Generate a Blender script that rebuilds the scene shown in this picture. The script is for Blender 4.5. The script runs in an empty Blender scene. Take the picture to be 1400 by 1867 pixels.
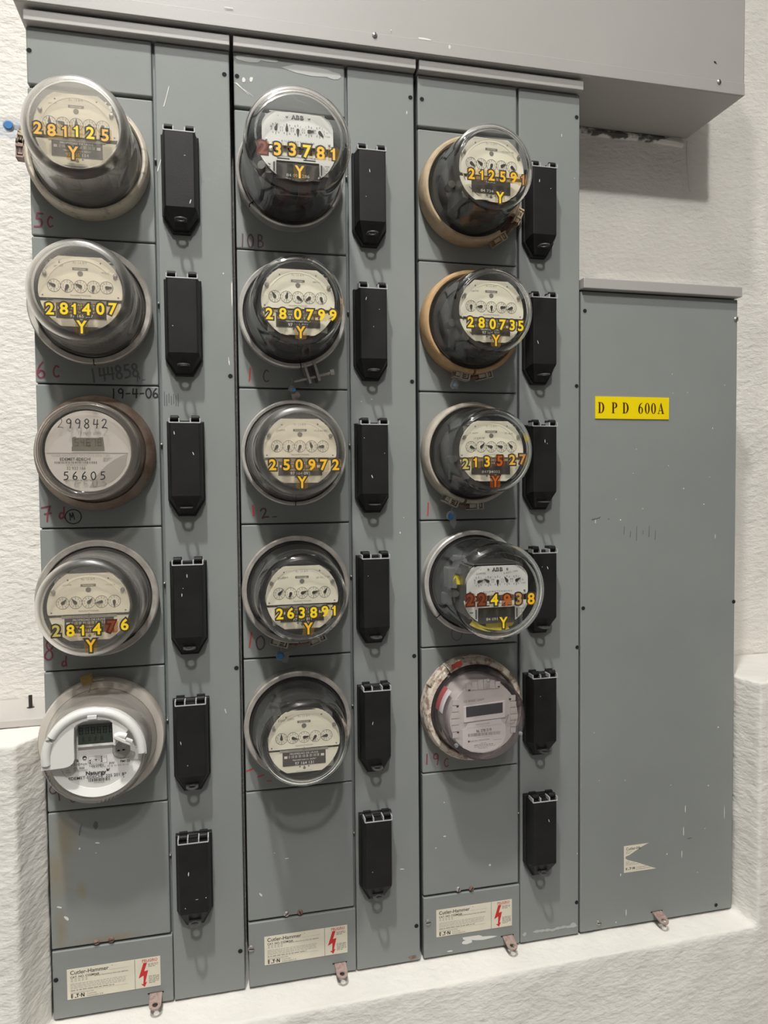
import bpy, bmesh, math, random
from mathutils import Vector, Matrix
from mathutils.geometry import tessellate_polygon
random.seed(11)
S = bpy.context.scene
COL = S.collection
PI = math.pi

# ------------------------------------------------------------------ camera
cam_d = bpy.data.cameras.new('camera')
cam = bpy.data.objects.new('camera', cam_d); COL.objects.link(cam)
cam_d.sensor_fit = 'HORIZONTAL'; cam_d.sensor_width = 36.0
cam_d.lens = 1300.0 / 1400.0 * 36.0
cam_d.clip_start = 0.01
RX = Vector((0.9741170515, -0.2258511772, -0.0093388998))
RY = Vector((-0.0179483314, -0.0360966338, -0.9991871148))
RZ = Vector((0.2253304846, 0.9734928239, -0.0392159982))
M3 = Matrix((RX, -RY, -RZ)).transposed()
cam.matrix_world = Matrix.Translation((0.27153386, -1.1835543, -0.60224579)) @ M3.to_4x4()
S.camera = cam

# ------------------------------------------------------------------ light, exposure
def lamp(name, loc, power, size, color, cone=None):
    l = bpy.data.lights.new(name, 'SPOT' if cone else 'POINT')
    if cone: l.spot_size = math.radians(cone); l.spot_blend = 1.0     # cone added to dim the upper wall against the lower
    l.energy = power; l.color = color
    l.shadow_soft_size = size
    o = bpy.data.objects.new(name, l); COL.objects.link(o); o.location = loc
    return o
lamp('ceiling_lamp', (0.13, -3.40, 2.60), 215.0, 0.10, (1.0, 0.985, 0.955))
lamp('ceiling_lamp', (-0.10, -1.35, 2.42), 305.0, 0.085, (1.0, 0.985, 0.955), 104)
W = bpy.data.worlds.new('world'); S.world = W; W.use_nodes = True
W.node_tree.nodes['Background'].inputs[0].default_value = (0.95, 0.97, 1.0, 1)
W.node_tree.nodes['Background'].inputs[1].default_value = 0.20
S.view_settings.view_transform = 'Standard'
S.view_settings.look = 'None'
S.view_settings.gamma = 1.0
S.view_settings.use_curve_mapping = False
S.view_settings.exposure = 0.58
S.cycles.transparent_max_bounces = 32

# ------------------------------------------------------------------ materials
def lin(c):
    return tuple((x/12.92 if x <= .04045 else ((x+.055)/1.055)**2.4) for x in c)
def srgb(r, g, b): return lin((r/255, g/255, b/255))
MATS = {}
def mat(name, col, rough=.5, metal=0.0, var=0.0, scale=20.0, bump=0.0, bscale=200.0, spec=.5, coat=0.0):
    if name in MATS: return MATS[name]
    m = bpy.data.materials.new(name); m.use_nodes = True
    nt = m.node_tree; b = nt.nodes['Principled BSDF']
    b.inputs['Roughness'].default_value = rough; b.inputs['Metallic'].default_value = metal
    b.inputs['Specular IOR Level'].default_value = spec
    b.inputs['Coat Weight'].default_value = coat
    tc = nt.nodes.new('ShaderNodeTexCoord')
    if var > 0:
        n = nt.nodes.new('ShaderNodeTexNoise'); n.inputs['Scale'].default_value = scale
        n.inputs['Detail'].default_value = 6
        nt.links.new(tc.outputs['Object'], n.inputs['Vector'])
        r = nt.nodes.new('ShaderNodeValToRGB')
        r.color_ramp.elements[0].position = .3; r.color_ramp.elements[1].position = .7
        r.color_ramp.elements[0].color = (*[max(0, c*(1-var)) for c in col], 1)
        r.color_ramp.elements[1].color = (*[min(1, c*(1+var)) for c in col], 1)
        nt.links.new(n.outputs['Fac'], r.inputs['Fac'])
        nt.links.new(r.outputs['Color'], b.inputs['Base Color'])
    else:
        b.inputs['Base Color'].default_value = (*col, 1)
    if bump > 0:
        n = nt.nodes.new('ShaderNodeTexNoise'); n.inputs['Scale'].default_value = bscale
        n.inputs['Detail'].default_value = 5
        nt.links.new(tc.outputs['Object'], n.inputs['Vector'])
        bp = nt.nodes.new('ShaderNodeBump'); bp.inputs['Strength'].default_value = bump
        bp.inputs['Distance'].default_value = .002
        nt.links.new(n.outputs['Fac'], bp.inputs['Height'])
        nt.links.new(bp.outputs['Normal'], b.inputs['Normal'])
    MATS[name] = m; return m
def two_tone(name, c1, c2, rough, scale, lo, hi, metal=0.0, bump=.3):
    """paint of colour c1 worn in irregular patches down to c2"""
    if name in MATS: return MATS[name]
    m = mat(name, c1, rough, metal, bump=bump, bscale=scale*3)
    nt = m.node_tree; b = nt.nodes['Principled BSDF']
    tc = [n for n in nt.nodes if n.type == 'TEX_COORD'][0]
    n = nt.nodes.new('ShaderNodeTexNoise'); n.inputs['Scale'].default_value = scale; n.inputs['Detail'].default_value = 8
    n.inputs['Roughness'].default_value = .65
    nt.links.new(tc.outputs['Object'], n.inputs['Vector'])
    r = nt.nodes.new('ShaderNodeValToRGB')
    r.color_ramp.elements[0].position = lo; r.color_ramp.elements[1].position = hi
    r.color_ramp.elements[0].color = (*c1, 1); r.color_ramp.elements[1].color = (*c2, 1)
    nt.links.new(n.outputs['Fac'], r.inputs['Fac']); nt.links.new(r.outputs['Color'], b.inputs['Base Color'])
    return m
def clear(name, tint=(1, 1, 1), edge=(.55, .57, .56), ior=1.5, haze=0.0, hazecol=(.8, .78, .74), rough=.03):
    """clear glass or plastic sheet: see-through, darker where it is looked through edge-on, glossy by Fresnel"""
    if name in MATS: return MATS[name]
    m = bpy.data.materials.new(name); m.use_nodes = True; nt = m.node_tree; nt.nodes.clear()
    out = nt.nodes.new('ShaderNodeOutputMaterial')
    tr = nt.nodes.new('ShaderNodeBsdfTransparent'); gl = nt.nodes.new('ShaderNodeBsdfGlossy')
    gl.inputs['Roughness'].default_value = rough
    lw = nt.nodes.new('ShaderNodeLayerWeight'); lw.inputs['Blend'].default_value = .5
    pw = nt.nodes.new('ShaderNodeMath'); pw.operation = 'POWER'; pw.inputs[1].default_value = 3.0
    nt.links.new(lw.outputs['Facing'], pw.inputs[0])
    mx = nt.nodes.new('ShaderNodeMix'); mx.data_type = 'RGBA'
    mx.inputs[6].default_value = (*tint, 1); mx.inputs[7].default_value = (*edge, 1)
    nt.links.new(pw.outputs[0], mx.inputs[0]); nt.links.new(mx.outputs[2], tr.inputs['Color'])
    f5 = nt.nodes.new('ShaderNodeMath'); f5.operation = 'POWER'; f5.inputs[1].default_value = 4.0
    nt.links.new(lw.outputs['Facing'], f5.inputs[0])
    fr = nt.nodes.new('ShaderNodeMath'); fr.operation = 'MULTIPLY_ADD'; fr.inputs[1].default_value = .9; fr.inputs[2].default_value = .04
    nt.links.new(f5.outputs[0], fr.inputs[0])
    ms = nt.nodes.new('ShaderNodeMixShader')
    nt.links.new(fr.outputs[0], ms.inputs[0]); nt.links.new(gl.outputs[0], ms.inputs[2])
    if haze > 0:
        df = nt.nodes.new('ShaderNodeBsdfDiffuse'); df.inputs['Color'].default_value = (*hazecol, 1)
        tl = nt.nodes.new('ShaderNodeBsdfTranslucent'); tl.inputs['Color'].default_value = (*hazecol, 1)
        h2 = nt.nodes.new('ShaderNodeMixShader'); h2.inputs[0].default_value = .4
        nt.links.new(df.outputs[0], h2.inputs[1]); nt.links.new(tl.outputs[0], h2.inputs[2])
        hz = nt.nodes.new('ShaderNodeMixShader')
        hp = nt.nodes.new('ShaderNodeMath'); hp.operation = 'MULTIPLY_ADD'; hp.inputs[1].default_value = haze*5.0; hp.inputs[2].default_value = haze
        nt.links.new(pw.outputs[0], hp.inputs[0]); nt.links.new(hp.outputs[0], hz.inputs[0])
        nt.links.new(tr.outputs[0], hz.inputs[1]); nt.links.new(h2.outputs[0], hz.inputs[2])
        nt.links.new(hz.outputs[0], ms.inputs[1])
    else:
        nt.links.new(tr.outputs[0], ms.inputs[1])
    nt.links.new(ms.outputs[0], out.inputs[0])
    MATS[name] = m; return m

PANEL = mat('grey_cabinet_paint', (.238, .251, .240), .5, spec=.25, var=.05, scale=5, bump=.05, bscale=350)
PANEL_D = mat('grey_cabinet_body_paint', (.17, .19, .185), .5)
WARM = mat('warm_grey_duct_paint', (.38, .362, .342), .45, var=.03, scale=4, bump=.05, bscale=250)
BLACKHOLE = mat('dark_hole', (.006, .006, .006), .9)
STEEL = mat('dull_zinc_steel', (.42, .40, .37), .42, .7, var=.2, scale=200)
CHROME = mat('aluminium_ring', (.60, .58, .54), .32, .40, var=.12, scale=60)
CHROME_D = mat('aluminium_ring_dull', (.47, .44, .40), .36, .40, var=.18, scale=60)
RUST = two_tone('rusty_steel', (.26, .19, .16), (.16, .07, .04), .8, 120, .4, .65)
RUSTTAB = two_tone('rusty_tab', (.36, .27, .24), (.22, .13, .10), .7, 150, .45, .7)
TAN = two_tone('tan_ring_paint', (.50, .39, .26), (.36, .27, .17), .55, 40, .35, .7)
ORANGE_TAN = two_tone('orange_tan_ring_paint', (.52, .34, .17), (.40, .25, .12), .5, 40, .35, .7)
CREAM = two_tone('cream_ring_paint', (.58, .52, .42), (.16, .14, .14), .5, 60, .55, .72)
BEIGE_GREY = two_tone('beige_grey_ring_paint', (.46, .42, .35), (.34, .30, .24), .5, 40, .35, .7)
BROWN_RING = two_tone('rusty_brown_ring', (.27, .22, .18), (.17, .09, .06), .55, 30, .4, .7, .3)
PEELED = two_tone('peeled_ring_paint', (.62, .56, .47), (.27, .17, .12), .6, 90, .47, .6)
REDPAINT = mat('red_paint_spot', (.42, .06, .05), .5)
BLACK = mat('black_bakelite', (.035, .034, .032), .45)
DARK = mat('dark_meter_frame', (.10, .095, .09), .5, .3)
DARKRED = mat('dark_red_coil', (.07, .022, .016), .5)
BRASS = mat('dull_metal_bracket', (.36, .35, .32), .35, .8)
PLATE = mat('ivory_dial_plate', (.90, .84, .68), .5, var=.02, scale=30)
PLATEW = mat('white_dial_plate', (.80, .79, .75), .45)
INK = mat('black_ink', (.03, .028, .025), .6)
INKG = mat('grey_ink', (.22, .20, .17), .6)
INKM = mat('mid_grey_ink', (.42, .39, .33), .6)
NAMEP = mat('dark_nameplate', (.075, .062, .05), .45)
WHITEINK = mat('white_ink', (.78, .76, .70), .6)
LEVER = mat('black_plastic', (.013, .013, .0125), .5, spec=.25, var=.25, scale=25, bump=.08, bscale=500)
LEVER_E = mat('painted_glint_edge', (.42, .42, .41), .35)  # pale grey stands in for lamp glints on glossy black edges
TABM = mat('dark_steel_tab', (.16, .155, .15), .4, .6)
LABEL = mat('cream_label_paper', (.72, .67, .545), .5, var=.04, scale=40)
REDINK = mat('red_ink', (.55, .02, .02), .55)
YELLOW = mat('yellow_sign_plastic', (.86, .66, .0), .4)
MAROON = mat('dark_maroon_ink', (.06, .012, .008), .5)
MARKR = mat('dark_red_marker', (.20, .045, .06), .5)
MARKR2 = mat('bright_red_marker', (.42, .06, .05), .5)
MARKP = mat('faded_purple_marker', (.10, .055, .065), .5)
MARKK = mat('black_marker', (.018, .018, .018), .5)
MARKG = mat('faded_black_marker', (.10, .11, .11), .5)
FLECK = mat('white_paint_fleck', (.68, .67, .62), .6)
SMEAR = mat('pale_grey_paint_smear', (.40, .41, .39), .5)
STAIN = mat('brown_stain', (.17, .155, .12), .55)
WHITEPL = mat('white_plastic', (.72, .71, .68), .38)
LCD = mat('lcd_dark_green', (.035, .05, .035), .15)
LCDSEG = mat('lcd_segment', (.008, .010, .008), .3)
LCDG = mat('lcd_grey', (.20, .19, .155), .3)
LCDGSEG = mat('lcd_grey_segment', (.13, .12, .10), .3)
LCDB = mat('lcd_black', (.016, .017, .020), .08)
BEIGE = mat('pinkish_beige_plastic', (.60, .565, .53), .42)
BEIGE_L = mat('pale_label_plate', (.74, .705, .675), .42)
GREYPL = mat('warm_grey_faceplate', (.68, .65, .61), .42)
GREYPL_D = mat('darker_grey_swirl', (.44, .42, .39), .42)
GREYMET = mat('grey_metal_disc', (.34, .33, .31), .4, .4)
def dielectric(name, col, rough=.02):
    if name in MATS: return MATS[name]
    m = bpy.data.materials.new(name); m.use_nodes = True; b = m.node_tree.nodes['Principled BSDF']
    b.inputs['Base Color'].default_value = (*col, 1); b.inputs['Transmission Weight'].default_value = 1.0
    b.inputs['Roughness'].default_value = rough; b.inputs['IOR'].default_value = 1.5
    MATS[name] = m; return m
GLASS_RIM = dielectric('thick_glass_edge', (.97, .98, .97))
GLASS_RIM_M = dielectric('milky_cover_edge', (.95, .94, .91), .28)
GLASS = clear('meter_glass', (.99, .99, .985), (.42, .44, .43), haze=.010, hazecol=(.8, .8, .78))  # slight haze imitates the whitish reflection veil on the domes
GLASS_ABB = clear('thick_meter_glass', (.99, .99, .985), (.32, .34, .33), haze=.006, hazecol=(.8, .8, .78))  # fainter haze, again a reflection veil put into the colour
GLASS_HAZY = clear('milky_meter_cover', (.98, .97, .95), (.66, .63, .58), haze=.125)
GLASS_HAZY2 = clear('slightly_milky_meter_cover', (.985, .975, .96), (.66, .64, .60), haze=.065)
CLEAR_SEAL = clear('clear_seal_plastic', (.85, .86, .9), (.5, .5, .55), haze=.35, hazecol=(.6, .6, .62))
CLEAR_TINT = clear('purplish_clear_cover', (.985, .972, .975), (.74, .69, .71), haze=.03, hazecol=(.6, .52, .55))
CLEAR_BEZEL = clear('clear_ribbed_bezel', (.95, .93, .9), (.75, .72, .68), haze=.14, hazecol=(.62, .56, .5))
CLEAR_WHITE = clear('frosted_white_base', (.75, .73, .7), (.5, .48, .45), haze=.62, hazecol=(.70, .67, .62))
BLUE = mat('blue_seal_plastic', (.03, .17, .42), .35)
YSEAL = clear('yellow_seal_plastic', (.9, .75, .35), (.5, .4, .15), haze=.4, hazecol=(.55, .42, .16))
YLITE = mat('yellow_plastic_clip', (.75, .60, .04), .4)
CORRU = mat('brown_seal_tag', (.20, .16, .15), .5)

# ------------------------------------------------------------------ mesh builder
class MB:
    def __init__(s): s.v = []; s.f = []; s.mi = []; s.sm = []
    def add(s, vs, fs, m=0, smooth=False, M=None):
        o = len(s.v)
        s.v += [tuple(M @ Vector(p)) if M is not None else tuple(p) for p in vs]
        for f in fs:
            s.f.append([o+i for i in f]); s.mi.append(m); s.sm.append(smooth)
        return s
    def box(s, x0, x1, y0, y1, z0, z1, m=0, M=None):
        v = [(x0,y0,z0),(x1,y0,z0),(x1,y1,z0),(x0,y1,z0),(x0,y0,z1),(x1,y0,z1),(x1,y1,z1),(x0,y1,z1)]
        return s.add(v, [(3,2,1,0),(4,5,6,7),(0,1,5,4),(1,2,6,5),(2,3,7,6),(3,0,4,7)], m, False, M)
    def wbox(s, u0, u1, v0, v1, w0, w1, m=0, M=None):   # u right, v up, w outwards from the wall
        return s.box(u0, u1, -w1, -w0, v0, v1, m, M)
    def lathe(s, prof, n=64, m=0, closed=False, a0=0., a1=2*PI, cu=0., cv=0., M=None):
        full = abs(a1-a0-2*PI) < 1e-6
        k = n if full else n+1; vs = []; fs = []
        for i in range(k):
            a = a0+(a1-a0)*i/n
            for (r, w) in prof: vs.append((cu+r*math.cos(a), -w, cv+r*math.sin(a)))
        L = len(prof); R = L if closed else L-1
        for i in range(n):
            j = (i+1) % k
            for q in range(R):
                p = (q+1) % L
                fs.append((i*L+q, i*L+p, j*L+p, j*L+q))
        if not full and closed:
            fs.append(tuple(range(L))); fs.append(tuple(range((k-1)*L, k*L))[::-1])
        return s.add(vs, fs, m, True, M)
    def prism(s, poly, w0, w1, m=0, holes=(), M=None, smooth=False):
        rings = [poly]+list(holes)
        pts = [p for r in rings for p in r]
        tris = tessellate_polygon([[Vector((x, y, 0)) for x, y in r] for r in rings])
        n = len(pts)
        if w0 == w1:
            return s.add([(x, -w1, y) for x, y in pts], [tuple(t) for t in tris], m, False, M)
        vs = [(x, -w0, y) for x, y in pts]+[(x, -w1, y) for x, y in pts]
        fs = [tuple(t) for t in tris]+[tuple(i+n for i in t) for t in tris]
        o = 0
        for r in rings:
            L = len(r)
            for i in range(L):
                j = (i+1) % L; fs.append((o+i, o+j, n+o+j, n+o+i))
            o += L
        return s.add(vs, fs, m, smooth, M)
    def loft(s, loops, m=0, cap=True, M=None, smooth=False):   # loops: list of [(u,v)...], w
        vs = []; fs = []; L = len(loops[0][0])
        for poly, w in loops: vs += [(x, -w, y) for x, y in poly]
        for k in range(len(loops)-1):
            for i in range(L):
                j = (i+1) % L; fs.append((k*L+i, k*L+j, (k+1)*L+j, (k+1)*L+i))
        if cap:
            fs.append(tuple(range(L))[::-1]); fs.append(tuple(range((len(loops)-1)*L, len(loops)*L)))
        return s.add(vs, fs, m, smooth, M)
    def tube(s, pts, r, m=0, n=8, M=None):
        pts = [Vector(p) for p in pts]; vs = []; fs = []
        for i, p in enumerate(pts):
            t = (pts[min(i+1, len(pts)-1)]-pts[max(i-1, 0)]).normalized()
            a = Vector((0, 0, 1)) if abs(t.z) < .9 else Vector((1, 0, 0))
            x = t.cross(a).normalized(); y = t.cross(x)
            for k in range(n):
                q = 2*PI*k/n; vs.append(p+x*r*math.cos(q)+y*r*math.sin(q))
        for i in range(len(pts)-1):
            for k in range(n):
                l = (k+1) % n; fs.append((i*n+k, i*n+l, (i+1)*n+l, (i+1)*n+k))
        fs.append(tuple(range(n))[::-1]); fs.append(tuple(range((len(pts)-1)*n, len(pts)*n)))
        return s.add(vs, fs, m, True, M)
    def disc(s, u, v, r, w, m=0, n=20, M=None):
        return s.prism([(u+r*math.cos(2*PI*i/n), v+r*math.sin(2*PI*i/n)) for i in range(n)], w, w, m, M=M)
    def ring(s, u, v, r0, r1, w, m=0, n=28, M=None):
        vs = []; fs = []
        for i in range(n):
            a = 2*PI*i/n
            vs += [(u+r0*math.cos(a), -w, v+r0*math.sin(a)), (u+r1*math.cos(a), -w, v+r1*math.sin(a))]
        for i in range(n):
            j = (i+1) % n; fs.append((2*i, 2*i+1, 2*j+1, 2*j))
        return s.add(vs, fs, m, False, M)
    def text(s, txt, u, v, h, w, m=0, align='C', bold=0., sx=1., rot=0., ext=0., M=None):
        """h: height of a capital; (u, v): middle of the line (align C) or its left end (align L)"""
        vs, fs, x0, x1 = glyphs(txt, bold, ext)
        ox = (x0+x1)/2 if align == 'C' else (x0 if align == 'L' else x1)
        c, q = math.cos(rot), math.sin(rot); out = []
        for (x, y, z) in vs:
            a = (x-ox)*h*sx; b = (y-.5)*h
            out.append((u+a*c-b*q, -(w+z*h), v+a*q+b*c))
        return s.add(out, fs, m, False, M)
    def strokes(s, pls, u, v, h, w, width, m=0, rot=0., sx=1., M=None):
        c, q = math.cos(rot), math.sin(rot)
        tr = lambda x, y: (u+(x*sx*h)*c-(y-.5)*h*q, v+(x*sx*h)*q+(y-.5)*h*c)
        for pl in pls:
            P = [Vector(tr(*p)) for p in smooth_line(pl)]
            for a, b in zip(P, P[1:]):
                d = b-a
                if d.length < 1e-7: continue
                nrm = Vector((-d.y, d.x)).normalized()*width/2; e = d.normalized()*width*.3
                w += 6e-6
                s.prism([tuple(a-nrm-e), tuple(b-nrm+e), tuple(b+nrm+e), tuple(a+nrm-e)], w, w, m, M=M)
        return s
    def build(s, name, mats, parent=None, off=(0, 0, 0), bevel=0., seg=2, merge=False, sharp=40, normals=True):
        me = bpy.data.meshes.new(name)
        ox, oy, oz = off
        me.from_pydata([(x-ox, y-oy, z-oz) for x, y, z in s.v], [], s.f)
        for i, p in enumerate(me.polygons): p.material_index = s.mi[i]; p.use_smooth = s.sm[i]
        bm = bmesh.new(); bm.from_mesh(me)
        if merge: bmesh.ops.remove_doubles(bm, verts=bm.verts, dist=1e-6)
        if normals: bmesh.ops.recalc_face_normals(bm, faces=bm.faces)
        bm.to_mesh(me); bm.free()
        if any(s.sm): me.set_sharp_from_angle(angle=math.radians(sharp))
        for mm in (mats if isinstance(mats, (list, tuple)) else [mats]): me.materials.append(mm)
        return link(name, me, parent, bevel, seg)
def link(name, me, parent=None, bevel=0., seg=2):
    o = bpy.data.objects.new(name, me); COL.objects.link(o)
    if parent is not None: o.parent = parent
    if bevel > 0:
        b = o.modifiers.new('bevel', 'BEVEL'); b.width = bevel; b.segments = seg; b.limit_method = 'ANGLE'
        b.angle_limit = math.radians(40); b.harden_normals = False
    return o
_G = {}
def glyphs(txt, bold, ext):
    k = (txt, bold, ext)
    if k in _G: return _G[k]
    def raw(t):
        cu = bpy.data.curves.new('t', 'FONT'); cu.body = t; cu.size = 1.0; cu.offset = bold; cu.extrude = ext
        cu.resolution_u = 3
        o = bpy.data.objects.new('t', cu); COL.objects.link(o)
        dg = bpy.context.evaluated_depsgraph_get(); e = o.evaluated_get(dg); me = e.to_mesh()
        vs = [tuple(x.co) for x in me.vertices]; fs = [tuple(p.vertices) for p in me.polygons]
        e.to_mesh_clear(); bpy.data.objects.remove(o); bpy.data.curves.remove(cu)
        return vs, fs
    if '_h' not in _G:
        b0 = bold; bold = 0.; hv, _ = raw('H'); bold = b0
        ys = [p[1] for p in hv]; _G['_h'] = (min(ys), max(ys))
    y0, y1 = _G['_h']; sc = 1/(y1-y0)
    vs, fs = raw(txt)
    vs = [(x*sc, (y-y0)*sc, z*sc) for x, y, z in vs]
    xs = [p[0] for p in vs] or [0]
    _G[k] = (vs, fs, min(xs), max(xs)); return _G[k]
def smooth_line(pl, n=4):
    if len(pl) < 3: return pl
    P = [pl[0]]+list(pl)+[pl[-1]]; out = []
    for i in range(1, len(P)-2):
        for k in range(n):
            t = k/n; p0, p1, p2, p3 = P[i-1], P[i], P[i+1], P[i+2]
            out.append(tuple(.5*((2*p1[a])+(-p0[a]+p2[a])*t+(2*p0[a]-5*p1[a]+4*p2[a]-p3[a])*t*t+(-p0[a]+3*p1[a]-3*p2[a]+p3[a])*t**3) for a in (0, 1)))
    return out+[pl[-1]]
HAND = {
 '0': [[(.3,1),(.08,.8),(.02,.45),(.15,.06),(.36,.02),(.55,.3),(.55,.7),(.38,.98),(.25,.96)]],
 '1': [[(.25,1),(.24,.5),(.2,0)]],
 '2': [[(.04,.8),(.2,.98),(.42,.95),(.48,.72),(.3,.38),(.05,.05)],[(.05,.05),(.3,.1),(.6,.03)]],
 '4': [[(.15,1),(.08,.5),(.1,.42)],[(.1,.42),(.6,.46)],[(.5,.95),(.45,.4),(.42,0)]],
 '5': [[(.55,1),(.18,.97)],[(.18,.97),(.14,.58)],[(.14,.58),(.4,.6),(.55,.35),(.42,.08),(.05,.0)]],
 '6': [[(.42,1),(.15,.65),(.05,.25),(.22,.02),(.48,.12),(.48,.36),(.28,.48),(.08,.3)]],
 '7': [[(.02,.92),(.55,.96)],[(.55,.96),(.35,.5),(.25,0)],[(.15,.5),(.55,.52)]],
 '8': [[(.5,.85),(.3,1),(.1,.85),(.18,.6),(.45,.4),(.5,.15),(.28,0),(.06,.16),(.16,.42),(.44,.62),(.5,.85)]],
 '9': [[(.5,.8),(.28,1),(.05,.8),(.12,.55),(.4,.55),(.5,.8)],[(.5,.85),(.48,.4),(.4,0)]],
 'C': [[(.5,.85),(.3,.98),(.08,.7),(.06,.3),(.25,.03),(.52,.15)]],
 'c': [[(.5,.85),(.3,.95),(.08,.6),(.1,.2),(.3,.02),(.52,.12)]],
 'd': [[(.45,.4),(.2,.5),(.05,.2),(.2,0),(.45,.2)],[(.48,1),(.45,.4),(.5,.02)]],
 'B': [[(.08,1),(.06,0)],[(.08,1),(.4,.92),(.4,.62),(.1,.52)],[(.1,.52),(.5,.42),(.48,.1),(.06,0)]],
 'M': [[(.02,0),(.1,1)],[(.1,1),(.3,.3)],[(.3,.3),(.5,1)],[(.5,1),(.58,0)]],
 '-': [[(.08,.45),(.5,.48)]],
 'n': [[(.08,.9),(.08,.1)],[(.08,.7),(.3,.9),(.4,.5)]],
 '~': [[(.0,.3),(.5,.4)]],
 'O': [[(.5+.5*math.cos(a*PI/6), .5+.5*math.sin(a*PI/6)) for a in range(13)]],
}
def hand(mb, txt, u, v, h, w, width, m=0, rot=0., sx=1., gap=.72):
    for i, c in enumerate(txt):
        a = i*gap*h*sx
        mb.strokes(HAND[c], u+a*math.cos(rot), v+a*math.sin(rot), h, w, width, m, rot, sx)
def greek(mb, u0, u1, v, h, w, m=0, M=None):
    """a line of print too small to read: word-length dashes"""
    x = u0
    while x < u1-1e-6:
        l = min(random.uniform(1.5, 5.)*h, u1-x)
        mb.prism([(x, v-h*.35), (x+l, v-h*.35), (x+l, v+h*.35), (x, v+h*.35)], w, w, m, M=M); x += l+h*.7
def barcode(mb, u0, u1, v0, v1, w, m=0):
    x = u0
    while x < u1:
        l = random.choice([.0006, .0009, .0014])
        mb.prism([(x, v0), (min(x+l, u1), v0), (min(x+l, u1), v1), (x, v1)], w, w, m); x += l+random.choice([.0005, .0008, .0012])
SEG = {'0':'abcdef','1':'bc','2':'abged','3':'abgcd','4':'fgbc','5':'afgcd','6':'afgedc','7':'abc','8':'abcdefg','9':'abcdfg'}
def seven(mb, txt, u, v, h, w, pitch, m=0):
    t = h*.12; b = h*.52
    for i, c in enumerate(txt):
        x = u+i*pitch
        R = {'a':(0,b,h-t,h),'g':(0,b,h/2-t/2,h/2+t/2),'d':(0,b,0,t),'f':(0,t,h/2,h),'b':(b-t,b,h/2,h),'e':(0,t,0,h/2),'c':(b-t,b,0,h/2)}
        for q in SEG.get(c, ''):
            a0, a1, b0, b1 = R[q]; mb.prism([(x+a0, v+b0), (x+a1, v+b0), (x+a1, v+b1), (x+a0, v+b1)], w, w, m)
def arc(cu, cv, r, a0, a1, n=24, rv=None):
    rv = r if rv is None else rv
    return [(cu+r*math.cos(math.radians(a0+(a1-a0)*i/n)), cv+rv*math.sin(math.radians(a0+(a1-a0)*i/n))) for i in range(n+1)]
def rrect(u0, u1, v0, v1, r, n=5):
    return arc(u1-r, v1-r, r, 0, 90, n)+arc(u0+r, v1-r, r, 90, 180, n)+arc(u0+r, v0+r, r, 180, 270, n)+arc(u1-r, v0+r, r, 270, 360, n)
def thing(name, loc, label, cat, group=None, rot=(0, 0, 0)):
    o = bpy.data.objects.new(name, None); COL.objects.link(o); o.location = loc; o.rotation_euler = rot
    o.empty_display_size = .02
    return tag(o, label, cat, group)
def tag(o, label, cat=None, group=None, kind=None):
    o['label'] = label
    if cat: o['category'] = cat
    if group: o['group'] = group
    if kind: o['kind'] = kind
    return o
def child(name, me, parent, loc=(0, 0, 0), rot=(0, 0, 0)):
    o = bpy.data.objects.new(name, me); COL.objects.link(o); o.parent = parent; o.location = loc; o.rotation_euler = rot
    return o

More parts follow.
